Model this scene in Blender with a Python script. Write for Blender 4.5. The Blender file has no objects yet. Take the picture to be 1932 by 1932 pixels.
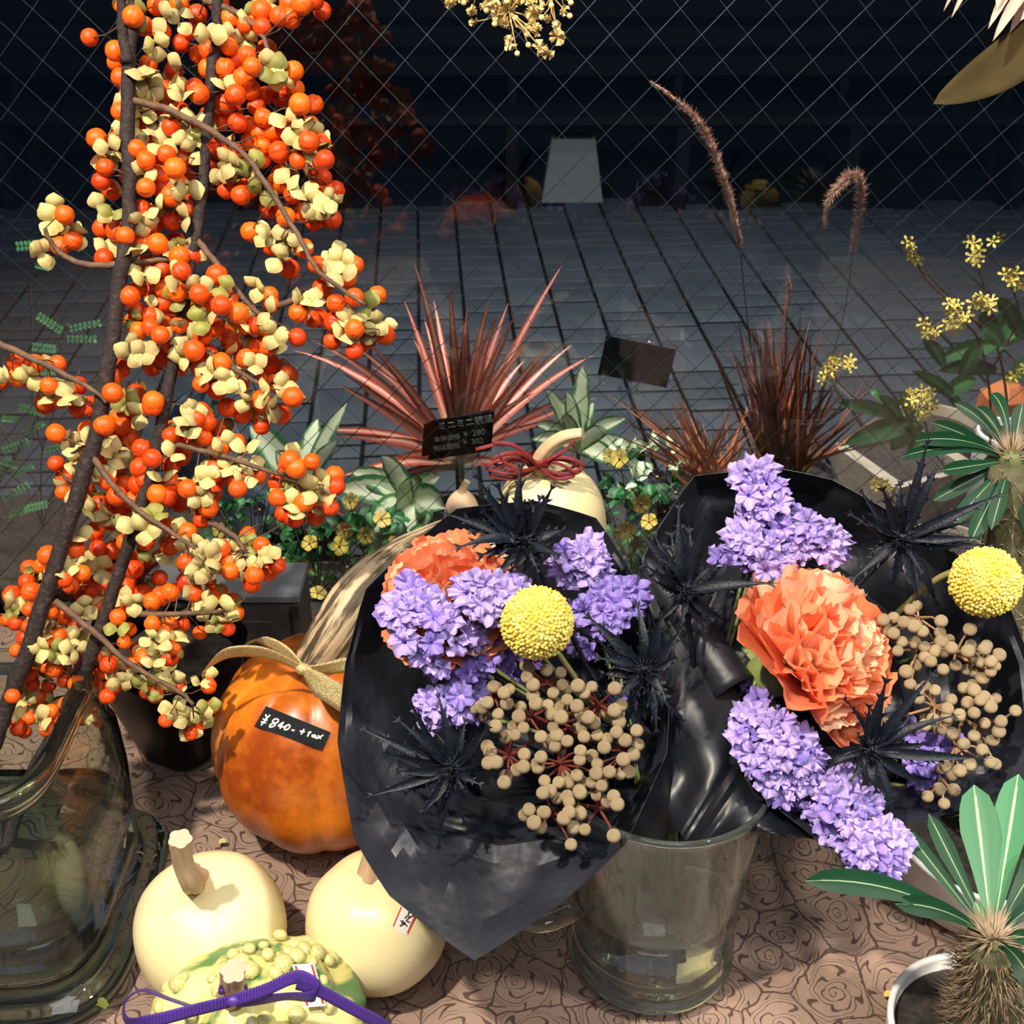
import bpy, math, random
from mathutils import Vector, Matrix, noise
random.seed(7)
PI = math.pi
R = random.random
def U(a, b): return a + (b - a) * random.random()

# ---------------------------------------------------------------- camera
sc = bpy.context.scene
COL = sc.collection
CAMH = 0.85            # table top is z = 0, the eye is 0.85 m above it
F_PX = 2250.0
PITCH = math.radians(31.5)
cam = bpy.data.cameras.new('camera')
cam.sensor_width = 36; cam.sensor_fit = 'HORIZONTAL'
cam.lens = 36 * F_PX / 1932
cam.clip_start = 0.02; cam.clip_end = 100
cam.dof.use_dof = True; cam.dof.focus_distance = 0.95; cam.dof.aperture_fstop = 20
camo = bpy.data.objects.new('camera', cam); COL.objects.link(camo)
camo.location = (0, 0, CAMH)
camo.rotation_euler = (PI / 2 - PITCH, 0, 0)
sc.camera = camo
sc.view_settings.view_transform = 'Standard'
sc.view_settings.look = 'None'
sc.view_settings.gamma = 1
sc.view_settings.use_curve_mapping = False
sc.view_settings.exposure = 0.0

# ---------------------------------------------------------------- world + lights
w = bpy.data.worlds.new('night_street'); sc.world = w; w.use_nodes = True
bg = w.node_tree.nodes['Background']
bg.inputs[0].default_value = (0.30, 0.50, 0.95, 1); bg.inputs[1].default_value = 0.075

def light(name, kind, loc, energy, color, size=0.1, target=None, spot=60, blend=0.5):
    l = bpy.data.lights.new(name, kind); l.energy = energy; l.color = color
    if kind == 'AREA': l.size = size
    else: l.shadow_soft_size = size
    if kind == 'SPOT': l.spot_size = math.radians(spot); l.spot_blend = blend
    o = bpy.data.objects.new(name, l); COL.objects.link(o); o.location = loc
    if target is not None:
        o.rotation_euler = (Vector(target) - Vector(loc)).to_track_quat('-Z', 'Y').to_euler()
    return o
light('ceiling_spot', 'SPOT', (-0.62, 0.10, 1.95), 225, (1.0, 0.88, 0.72), 0.035, (0.02, 0.85, 0.1), 80, 0.5)
light('ceiling_spot', 'SPOT', (0.80, 0.22, 1.7), 80, (1.0, 0.91, 0.80), 0.05, (0.36, 0.75, 0.1), 70, 0.6)
light('pot_fill_spot', 'SPOT', (0.85, -0.05, 1.25), 60, (1.0, 0.92, 0.82), 0.05, (0.42, 0.72, 0.03), 26, 0.7)  # added spot without a known lamp, brightens the white pot at the back
light('shop_ceiling', 'AREA', (0.0, -0.35, 1.9), 15, (0.93, 0.95, 1.0), 0.9, (0.0, 1.0, 0.0))
light('plant_fill_light', 'AREA', (0.25, 1.6, 1.6), 58, (1.0, 0.93, 0.84), 0.35, (0.25, 1.55, -0.2))  # unseen warm area light added to brighten the plants outside
light('paving_fill_spot', 'SPOT', (0.5, 3.0, 2.4), 200, (0.70, 0.84, 1.0), 0.25, (0.45, 3.2, -0.9), 88, 0.8)  # unseen bluish spot added to light the paving

# ---------------------------------------------------------------- pixel helpers
FW = Vector((0, math.cos(PITCH), -math.sin(PITCH)))
UPV = Vector((0, math.sin(PITCH), math.cos(PITCH)))
CAM = Vector((0, 0, CAMH))
def ray(px, py): return FW + Vector(((px - 966) / F_PX, 0, 0)) + UPV * ((966 - py) / F_PX)
def WD(px, py, t): return CAM + ray(px, py) * t
def WY(px, py, Y): r = ray(px, py); return CAM + r * (Y / r.y)
def WZ(px, py, z): r = ray(px, py); return CAM + r * ((z - CAMH) / r.z)

# ---------------------------------------------------------------- materials
def newmat(name):
    m = bpy.data.materials.new(name); m.use_nodes = True
    nt = m.node_tree; return m, nt, nt.nodes['Principled BSDF']
def N(nt, typ, **kw):
    n = nt.nodes.new(typ)
    for k, v in kw.items():
        if k.startswith('i_'): n.inputs[int(k[2:])].default_value = v
        else: setattr(n, k, v)
    return n
def MA(nt, op, a, b=None, c=None, clamp=False):
    n = nt.nodes.new('ShaderNodeMath'); n.operation = op; n.use_clamp = clamp
    for i, v in enumerate((a, b, c)):
        if v is None: continue
        if isinstance(v, (int, float)): n.inputs[i].default_value = v
        else: nt.links.new(v, n.inputs[i])
    return n.outputs[0]
def c4(c): return (c[0], c[1], c[2], 1)
def mat(name, col, rough=0.6, col2=None, scale=30, bump=0, bscale=None, spec=0.5, trans=0, sss=0, metal=0, sheen=0, coat=0, rnd=0, detail=4, lo=0.35, hi=0.65, stretch=None):
    m, nt, b = newmat(name)
    b.inputs['Base Color'].default_value = c4(col); b.inputs['Roughness'].default_value = rough
    b.inputs['Specular IOR Level'].default_value = spec; b.inputs['Metallic'].default_value = metal
    if trans: b.inputs['Transmission Weight'].default_value = trans
    if coat: b.inputs['Coat Weight'].default_value = coat; b.inputs['Coat Roughness'].default_value = 0.15
    if sheen: b.inputs['Sheen Weight'].default_value = sheen
    if sss:
        b.inputs['Subsurface Weight'].default_value = sss; b.inputs['Subsurface Scale'].default_value = 0.004
        b.inputs['Subsurface Radius'].default_value = (1, 0.5, 0.25)
    tc = N(nt, 'ShaderNodeTexCoord')
    src = tc.outputs['Object']
    if stretch:
        mp = N(nt, 'ShaderNodeMapping'); mp.inputs['Scale'].default_value = stretch
        nt.links.new(src, mp.inputs[0]); src = mp.outputs[0]
    last = None
    if col2:
        nz = N(nt, 'ShaderNodeTexNoise'); nz.inputs['Scale'].default_value = scale; nz.inputs['Detail'].default_value = detail
        nt.links.new(src, nz.inputs[0])
        cr = N(nt, 'ShaderNodeValToRGB'); cr.color_ramp.elements[0].position = lo; cr.color_ramp.elements[1].position = hi
        cr.color_ramp.elements[0].color = c4(col); cr.color_ramp.elements[1].color = c4(col2)
        nt.links.new(nz.outputs[0], cr.inputs[0]); last = cr.outputs[0]
    if rnd:
        oi = N(nt, 'ShaderNodeObjectInfo'); hs = N(nt, 'ShaderNodeHueSaturation')
        if last: nt.links.new(last, hs.inputs['Color'])
        else: hs.inputs['Color'].default_value = c4(col)
        nt.links.new(MA(nt, 'MULTIPLY_ADD', oi.outputs['Random'], rnd, 1 - rnd * 0.6), hs.inputs['Value'])
        nt.links.new(MA(nt, 'MULTIPLY_ADD', oi.outputs['Random'], rnd * 0.04, 0.5 - rnd * 0.02), hs.inputs['Hue'])
        last = hs.outputs[0]
    if last: nt.links.new(last, b.inputs['Base Color'])
    if bump:
        n2 = N(nt, 'ShaderNodeTexNoise'); n2.inputs['Scale'].default_value = bscale or scale * 4; n2.inputs['Detail'].default_value = 3
        nt.links.new(src, n2.inputs[0])
        bp = N(nt, 'ShaderNodeBump'); bp.inputs['Strength'].default_value = bump; bp.inputs['Distance'].default_value = 0.002
        nt.links.new(n2.outputs[0], bp.inputs['Height']); nt.links.new(bp.outputs[0], b.inputs['Normal'])
    return m
def uvmat(name, edge, mid, e0, e1, rough=0.5, tcol=None, rnd=0.25, noise_amt=0.0, nscale=8, transl=0.0, vfade=None, spec=0.4):
    """colour runs across the blade: |u-0.5| < e0 is mid, > e1 is edge"""
    m, nt, b = newmat(name)
    uv = N(nt, 'ShaderNodeUVMap'); sx = N(nt, 'ShaderNodeSeparateXYZ'); nt.links.new(uv.outputs[0], sx.inputs[0])
    d = MA(nt, 'ABSOLUTE', MA(nt, 'SUBTRACT', sx.outputs[0], 0.5))
    if noise_amt:
        nz = N(nt, 'ShaderNodeTexNoise'); nz.inputs['Scale'].default_value = nscale; nt.links.new(uv.outputs[0], nz.inputs[0])
        oi0 = N(nt, 'ShaderNodeObjectInfo')
        nz.noise_dimensions = '4D'; nt.links.new(MA(nt, 'MULTIPLY', oi0.outputs['Random'], 20), nz.inputs['W'])
        d = MA(nt, 'ADD', d, MA(nt, 'MULTIPLY_ADD', nz.outputs[0], noise_amt, -noise_amt / 2))
    f = nt.nodes.new('ShaderNodeMapRange'); f.inputs[1].default_value = e0; f.inputs[2].default_value = e1
    nt.links.new(d, f.inputs[0])
    mx = N(nt, 'ShaderNodeMix', data_type='RGBA'); nt.links.new(f.outputs[0], mx.inputs[0])
    mx.inputs[6].default_value = c4(mid); mx.inputs[7].default_value = c4(edge)
    last = mx.outputs[2]
    if vfade:
        f2 = nt.nodes.new('ShaderNodeMapRange'); f2.inputs[1].default_value = vfade[1]; f2.inputs[2].default_value = vfade[2]
        nt.links.new(sx.outputs[1], f2.inputs[0])
        m2 = N(nt, 'ShaderNodeMix', data_type='RGBA'); nt.links.new(f2.outputs[0], m2.inputs[0])
        m2.inputs[6].default_value = c4(vfade[0]); nt.links.new(last, m2.inputs[7]); last = m2.outputs[2]
    if rnd:
        oi = N(nt, 'ShaderNodeObjectInfo'); hs = N(nt, 'ShaderNodeHueSaturation'); nt.links.new(last, hs.inputs['Color'])
        nt.links.new(MA(nt, 'MULTIPLY_ADD', oi.outputs['Random'], rnd * 2, 1 - rnd), hs.inputs['Value']); last = hs.outputs[0]
    nt.links.new(last, b.inputs['Base Color'])
    b.inputs['Roughness'].default_value = rough; b.inputs['Specular IOR Level'].default_value = spec
    if transl:
        out = nt.nodes['Material Output']; tr = N(nt, 'ShaderNodeBsdfTranslucent'); nt.links.new(last, tr.inputs[0])
        ms = N(nt, 'ShaderNodeMixShader'); ms.inputs[0].default_value = transl
        nt.links.new(b.outputs[0], ms.inputs[1]); nt.links.new(tr.outputs[0], ms.inputs[2]); nt.links.new(ms.outputs[0], out.inputs[0])
    return m
def glassmat(name, tint, clear=0.35, rough=0.0, ior=1.45, painted_glow=0):
    m, nt, b = newmat(name); nt.nodes.remove(b); out = nt.nodes['Material Output']
    g = N(nt, 'ShaderNodeBsdfGlass'); g.inputs['Color'].default_value = c4(tint); g.inputs['Roughness'].default_value = rough; g.inputs['IOR'].default_value = ior
    t = N(nt, 'ShaderNodeBsdfTransparent'); t.inputs[0].default_value = c4(tint)
    ms = N(nt, 'ShaderNodeMixShader'); ms.inputs[0].default_value = clear
    nt.links.new(g.outputs[0], ms.inputs[1]); nt.links.new(t.outputs[0], ms.inputs[2]); nt.links.new(ms.outputs[0], out.inputs[0])
    if painted_glow:   # diffuse grey-green haze painted in for room light reflected by the glass
        df = N(nt, 'ShaderNodeBsdfDiffuse'); df.inputs[0].default_value = (0.62, 0.70, 0.64, 1); m2 = N(nt, 'ShaderNodeMixShader')
        tc = N(nt, 'ShaderNodeTexCoord'); nz = N(nt, 'ShaderNodeTexNoise'); nz.inputs['Scale'].default_value = 14; nz.inputs['Distortion'].default_value = 1.5; nt.links.new(tc.outputs['Object'], nz.inputs[0])
        nt.links.new(MA(nt, 'MULTIPLY', nz.outputs[0], painted_glow * 2, clamp=True), m2.inputs[0])
        nt.links.new(ms.outputs[0], m2.inputs[1]); nt.links.new(df.outputs[0], m2.inputs[2]); nt.links.new(m2.outputs[0], out.inputs[0])
    return m
def panemat(name, tint=(0.93, 0.96, 0.97)):
    m, nt, b = newmat(name); nt.nodes.remove(b); out = nt.nodes['Material Output']
    g = N(nt, 'ShaderNodeBsdfGlossy'); g.inputs['Roughness'].default_value = 0.0
    t = N(nt, 'ShaderNodeBsdfTransparent'); t.inputs[0].default_value = c4(tint)
    fr = N(nt, 'ShaderNodeFresnel'); fr.inputs[0].default_value = 1.5
    ms = N(nt, 'ShaderNodeMixShader'); nt.links.new(fr.outputs[0], ms.inputs[0])
    nt.links.new(t.outputs[0], ms.inputs[1]); nt.links.new(g.outputs[0], ms.inputs[2]); nt.links.new(ms.outputs[0], out.inputs[0])
    return m

M = {}
M['berry'] = mat('orange_berry_skin', (0.86, 0.098, 0.006), 0.36, rnd=0.35, spec=0.4, sss=0.12, bump=0.15, bscale=300)
M['husk'] = mat('cream_husk', (0.66, 0.54, 0.23), 0.6, (0.46, 0.38, 0.12), 110, rnd=0.35, bump=0.2, bscale=400)
M['husk_green'] = mat('green_husk', (0.32, 0.30, 0.06), 0.6, (0.16, 0.16, 0.03), 120, rnd=0.4)
M['bark'] = mat('dark_speckled_bark', (0.020, 0.011, 0.010), 0.8, (0.060, 0.038, 0.030), 200, bump=0.7, bscale=300, lo=0.5, hi=0.75)
M['twig'] = mat('brown_twig', (0.16, 0.085, 0.045), 0.75, (0.08, 0.045, 0.028), 120, bump=0.5, bscale=400)
M['paper'] = mat('black_paper', (0.011, 0.013, 0.020), 0.48, (0.017, 0.019, 0.027), 25, bump=0.45, bscale=24, spec=0.6)
for n_ in M['paper'].node_tree.nodes:
    if n_.type == 'BUMP': n_.inputs['Distance'].default_value = 0.009
M['cellophane'] = mat('black_cellophane', (0.004, 0.005, 0.008), 0.36, (0.008, 0.009, 0.013), 25, spec=0.35)
M['thistle'] = mat('black_dyed_thistle', (0.003, 0.005, 0.010), 0.45, (0.007, 0.010, 0.018), 200, bump=0.25, bscale=500, spec=0.28)
M['statice'] = mat('lilac_papery_petal', (0.38, 0.27, 0.68), 0.7, (0.54, 0.43, 0.82), 200, rnd=0.3, bump=0.3, bscale=900)
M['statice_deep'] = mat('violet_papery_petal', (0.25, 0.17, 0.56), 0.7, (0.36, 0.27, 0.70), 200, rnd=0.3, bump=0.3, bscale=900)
M['craspedia'] = mat('yellow_billy_button', (0.78, 0.58, 0.06), 0.75, (0.86, 0.72, 0.20), 120, sss=0.0)
M['brunia'] = mat('tan_brunia_ball', (0.90, 0.64, 0.33), 0.85, (0.96, 0.76, 0.46), 120, bump=1.0, bscale=1100, rnd=0.2)
M['bruniat'] = mat('red_brown_twig', (0.16, 0.03, 0.02), 0.7)
M['bruniat2'] = mat('straw_twig', (0.30, 0.17, 0.08), 0.7)
M['carn'] = uvmat('salmon_petal', (0.96, 0.25, 0.10), (0.98, 0.38, 0.19), 0.1, 0.5, 0.6, rnd=0.12, noise_amt=0.3, nscale=3, transl=0.35, vfade=((0.90, 0.10, 0.03), 0.1, 0.7))
M['carn_pale'] = uvmat('pale_salmon_petal', (1.0, 0.50, 0.27), (1.0, 0.68, 0.45), 0.1, 0.5, 0.6, rnd=0.1, noise_amt=0.3, nscale=3, transl=0.35, vfade=((0.92, 0.20, 0.07), 0.1, 0.6))
M['calyx'] = mat('green_calyx', (0.18, 0.24, 0.06), 0.45, (0.26, 0.32, 0.10), 60)
M['stem'] = mat('dull_green_stem', (0.13, 0.15, 0.05), 0.6)
M['stem_yellow'] = mat('yellow_green_stem', (0.30, 0.27, 0.10), 0.6)
M['leafdark'] = uvmat('dark_green_leaf', (0.010, 0.050, 0.022), (0.05, 0.16, 0.06), 0.015, 0.04, 0.4, rnd=0.25, transl=0.1)
M['pachy'] = uvmat('glossy_long_leaf', (0.006, 0.042, 0.017), (0.30, 0.42, 0.22), 0.012, 0.03, 0.5, rnd=0.35, transl=0.12, spec=0.25)
M['pachy_light'] = uvmat('light_glossy_leaf', (0.06, 0.23, 0.10), (0.50, 0.62, 0.38), 0.02, 0.055, 0.4, rnd=0.2, transl=0.15)
M['viola_leaf'] = uvmat('small_green_leaf', (0.018, 0.10, 0.028), (0.07, 0.22, 0.06), 0.02, 0.2, 0.5, rnd=0.6, transl=0.2)
M['variegated'] = uvmat('cream_green_leaf', (0.08, 0.24, 0.09), (0.86, 0.92, 0.64), 0.28, 0.40, 0.5, rnd=0.15, noise_amt=0.45, nscale=6, transl=0.2)
M['dracaena'] = uvmat('pink_red_blade', (0.50, 0.08, 0.055), (0.90, 0.48, 0.36), 0.06, 0.30, 0.5, rnd=0.5, noise_amt=0.1, transl=0.15, vfade=((0.75, 0.62, 0.38), 0.0, 0.35))
M['redgrass'] = uvmat('red_brown_blade', (0.09, 0.022, 0.018), (0.16, 0.05, 0.03), 0.1, 0.4, 0.6, rnd=0.7, transl=0.2, vfade=((0.16, 0.12, 0.03), 0.0, 0.4))
M['redgrass_bright'] = uvmat('orange_red_blade', (0.33, 0.08, 0.035), (0.42, 0.15, 0.06), 0.1, 0.4, 0.6, rnd=0.5, transl=0.2)
M['plume'] = mat('pinkish_plume', (0.55, 0.30, 0.21), 0.8, (0.72, 0.48, 0.36), 60)
M['yellow'] = mat('yellow_petal', (0.80, 0.62, 0.12), 0.6, rnd=0.25)
M['viola_yellow'] = mat('viola_yellow_petal', (0.75, 0.55, 0.10), 0.6, rnd=0.3)
M['viola_dark'] = mat('viola_dark_petal', (0.012, 0.004, 0.012), 0.6)
M['gyp'] = mat('dry_yellow_floret', (0.72, 0.52, 0.17), 0.8, (0.85, 0.68, 0.32), 150, rnd=0.2)
M['gypstem'] = mat('dry_yellow_stem', (0.50, 0.34, 0.12), 0.7)
M['white_pot'] = mat('white_ceramic', (0.84, 0.82, 0.79), 0.35, coat=0.2)
M['soil'] = mat('black_soil', (0.012, 0.010, 0.009), 0.9, (0.04, 0.03, 0.022), 120, bump=1, bscale=200)
M['trunk'] = mat('green_brown_trunk', (0.05, 0.05, 0.02), 0.8, (0.10, 0.09, 0.04), 70, bump=0.8, bscale=150)
M['spine'] = mat('tan_spine', (0.30, 0.22, 0.14), 0.6)
M['blackgloss'] = mat('black_glazed', (0.001, 0.001, 0.002), 0.32, spec=0.15)
M['cream'] = mat('cream_squash_skin', (0.86, 0.74, 0.38), 0.42, (0.90, 0.80, 0.48), 14, sss=0.0, coat=0.15, bump=0.08, bscale=40, lo=0.3, hi=0.7)
M['squash'] = mat('yellow_cream_skin', (0.84, 0.70, 0.33), 0.4, (0.88, 0.77, 0.43), 12, coat=0.15)
M['tanstem'] = mat('dry_tan_stem', (0.42, 0.26, 0.14), 0.75, (0.58, 0.42, 0.26), 60, bump=0.8, bscale=90, stretch=(1, 1, 0.15))
M['cut'] = mat('pale_cut_end', (0.50, 0.42, 0.30), 0.8, bump=0.5, bscale=200)
M['gold'] = mat('gold_ribbon', (0.50, 0.37, 0.13), 0.38, (0.78, 0.66, 0.36), 900, metal=0.55, detail=1, lo=0.4, hi=0.6, bump=0.6, bscale=1200)
M['purple'] = mat('purple_grosgrain', (0.085, 0.035, 0.30), 0.45, spec=0.5)
def grosgrain():
    m = M['purple']; nt = m.node_tree; b = nt.nodes['Principled BSDF']; uv = N(nt, 'ShaderNodeUVMap'); sx = N(nt, 'ShaderNodeSeparateXYZ'); nt.links.new(uv.outputs[0], sx.inputs[0])
    v = MA(nt, 'SINE', MA(nt, 'MULTIPLY', sx.outputs[1], 520)); bp = N(nt, 'ShaderNodeBump'); bp.inputs['Strength'].default_value = 0.8; bp.inputs['Distance'].default_value = 0.0006
    nt.links.new(v, bp.inputs['Height']); nt.links.new(bp.outputs[0], b.inputs['Normal'])
grosgrain()
M['raffia'] = mat('dark_red_raffia', (0.15, 0.008, 0.010), 0.5, (0.26, 0.02, 0.02), 150, rnd=0.4)
M['label_black'] = mat('black_label_card', (0.004, 0.006, 0.010), 0.7, (0.010, 0.013, 0.018), 60, spec=0.2)
M['label_white'] = mat('white_label', (0.80, 0.78, 0.74), 0.5)
M['ink_white'] = mat('white_marker', (0.75, 0.75, 0.72), 0.6)
M['ink_red'] = mat('red_print', (0.75, 0.05, 0.03), 0.5)
M['ink_black'] = mat('black_print', (0.02, 0.02, 0.025), 0.5)
M['tape'] = glassmat('clear_tape', (0.95, 0.95, 0.95), 0.8, 0.05)
M['jar'] = glassmat('thick_green_glass', (0.92, 0.965, 0.925), 0.0, painted_glow=0.006)
M['mugglass'] = glassmat('clear_green_glass', (0.965, 0.99, 0.975), 0.0, painted_glow=0.05)
M['water'] = glassmat('water', (0.97, 0.985, 0.97), 0.0, 0, 1.33)
M['acrylic'] = glassmat('clear_acrylic', (0.93, 0.95, 0.95), 0.75)
M['pane'] = panemat('window_glass')
M['wire'] = mat('steel_wire', (0.62, 0.68, 0.72), 0.35, metal=0.6)
M['slab'] = mat('paving_stone', (0.10, 0.11, 0.12), 0.75, (0.15, 0.16, 0.165), 5, bump=0.5, bscale=60, rnd=0.3, detail=8)
M['joint'] = mat('dark_joint', (0.008, 0.011, 0.016), 0.95)
M['darkwood'] = mat('dark_weathered_wood', (0.022, 0.018, 0.017), 0.7, (0.055, 0.046, 0.042), 22, bump=0.6, bscale=60, lo=0.45, hi=0.7)
M['worn'] = mat('worn_peeling_board', (0.045, 0.04, 0.038), 0.65, (0.22, 0.18, 0.15), 16, bump=0.8, bscale=50, lo=0.52, hi=0.6, detail=6)
M['bluegray'] = mat('dull_slate_top', (0.13, 0.145, 0.165), 0.6, (0.09, 0.10, 0.12), 12)
M['farwood'] = mat('far_dark_wood', (0.005, 0.005, 0.006), 0.8, (0.008, 0.007, 0.007), 9)
M['farblue'] = mat('far_blue_panel', (0.012, 0.035, 0.06), 0.6)
M['wallm'] = mat('dark_far_wall', (0.003, 0.005, 0.010), 0.8, (0.004, 0.007, 0.014), 3)
M['planterpink'] = mat('dull_pink_pot', (0.20, 0.045, 0.065), 0.6)
M['planterdark'] = mat('dark_grey_planter', (0.018, 0.018, 0.018), 0.7)
M['creampot'] = mat('cream_plaster_pot', (0.42, 0.34, 0.25), 0.8, (0.30, 0.24, 0.18), 20, bump=0.5)
M['terracotta'] = mat('orange_terracotta', (0.60, 0.17, 0.04), 0.7, (0.45, 0.12, 0.03), 20)
M['plasticwrap'] = mat('blue_grey_wrapper', (0.10, 0.13, 0.17), 0.35, (0.30, 0.33, 0.37), 14, lo=0.55, hi=0.68, stretch=(1, 1, 0.3))
M['olive'] = mat('olive_dry_leaf', (0.060, 0.042, 0.016), 0.9, (0.04, 0.03, 0.012), 25, bump=0.2, bscale=60, spec=0.08)
M['drypink'] = mat('dry_pink_petal', (0.42, 0.22, 0.16), 0.7, (0.60, 0.40, 0.30), 30)
M['finegreen'] = mat('fine_green_leaflet', (0.10, 0.32, 0.13), 0.5, rnd=0.4)
M['finestem'] = mat('grey_brown_twig', (0.10, 0.085, 0.06), 0.8)

# orange pumpkin: mottled skin with darker grooves
def pumpkin_mat():
    m, nt, b = newmat('mottled_orange_rind')
    tc = N(nt, 'ShaderNodeTexCoord')
    n1 = N(nt, 'ShaderNodeTexNoise'); n1.inputs['Scale'].default_value = 9; n1.inputs['Detail'].default_value = 8; n1.inputs['Roughness'].default_value = 0.65
    nt.links.new(tc.outputs['Object'], n1.inputs[0])
    cr = N(nt, 'ShaderNodeValToRGB'); e = cr.color_ramp.elements
    e[0].position = 0.38; e[0].color = (0.33, 0.055, 0.004, 1); e[1].position = 0.58; e[1].color = (0.83, 0.24, 0.015, 1)
    x = e.new(0.68); x.color = (0.86, 0.38, 0.09, 1)
    nt.links.new(n1.outputs[0], cr.inputs[0]); nt.links.new(cr.outputs[0], b.inputs['Base Color'])
    b.inputs['Roughness'].default_value = 0.35; b.inputs['Coat Weight'].default_value = 0.2
    bp = N(nt, 'ShaderNodeBump'); bp.inputs['Strength'].default_value = 0.15; bp.inputs['Distance'].default_value = 0.002
    nt.links.new(n1.outputs[0], bp.inputs['Height']); nt.links.new(bp.outputs[0], b.inputs['Normal'])
    return m
M['pumpkin'] = pumpkin_mat()
def gourd_mat():
    m, nt, b = newmat('yellow_gourd_skin')
    tc = N(nt, 'ShaderNodeTexCoord')
    n1 = N(nt, 'ShaderNodeTexNoise'); n1.inputs['Scale'].default_value = 16; n1.inputs['Detail'].default_value = 6; n1.inputs['Distortion'].default_value = 0.6
    nt.links.new(tc.outputs['Object'], n1.inputs[0])
    cr = N(nt, 'ShaderNodeValToRGB'); e = cr.color_ramp.elements
    e[0].position = 0.40; e[0].color = (0.10, 0.22, 0.07, 1); e[1].position = 0.46; e[1].color = (0.66, 0.60, 0.20, 1)
    x = e.new(0.6); x.color = (0.82, 0.74, 0.34, 1)
    nt.links.new(n1.outputs[0], cr.inputs[0]); nt.links.new(cr.outputs[0], b.inputs['Base Color'])
    b.inputs['Roughness'].default_value = 0.4; b.inputs['Coat Weight'].default_value = 0.2
    return m
M['gourd'] = gourd_mat()
def bigstem_mat():
    m, nt, b = newmat('striped_dry_stem')
    uv = N(nt, 'ShaderNodeUVMap'); mp = N(nt, 'ShaderNodeMapping'); mp.inputs['Scale'].default_value = (9, 1.2, 1)
    nt.links.new(uv.outputs[0], mp.inputs[0])
    n1 = N(nt, 'ShaderNodeTexNoise'); n1.inputs['Scale'].default_value = 1.4; n1.inputs['Detail'].default_value = 7; n1.inputs['Roughness'].default_value = 0.7
    nt.links.new(mp.outputs[0], n1.inputs[0])
    cr = N(nt, 'ShaderNodeValToRGB'); e = cr.color_ramp.elements
    e[0].position = 0.46; e[0].color = (0.06, 0.045, 0.025, 1); e[1].position = 0.55; e[1].color = (0.60, 0.44, 0.26, 1)
    nt.links.new(n1.outputs[0], cr.inputs[0]); nt.links.new(cr.outputs[0], b.inputs['Base Color'])
    b.inputs['Roughness'].default_value = 0.7
    bp = N(nt, 'ShaderNodeBump'); bp.inputs['Strength'].default_value = 0.5; bp.inputs['Distance'].default_value = 0.002
    nt.links.new(n1.outputs[0], bp.inputs['Height']); nt.links.new(bp.outputs[0], b.inputs['Normal'])
    return m
M['bigstem'] = bigstem_mat()
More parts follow.
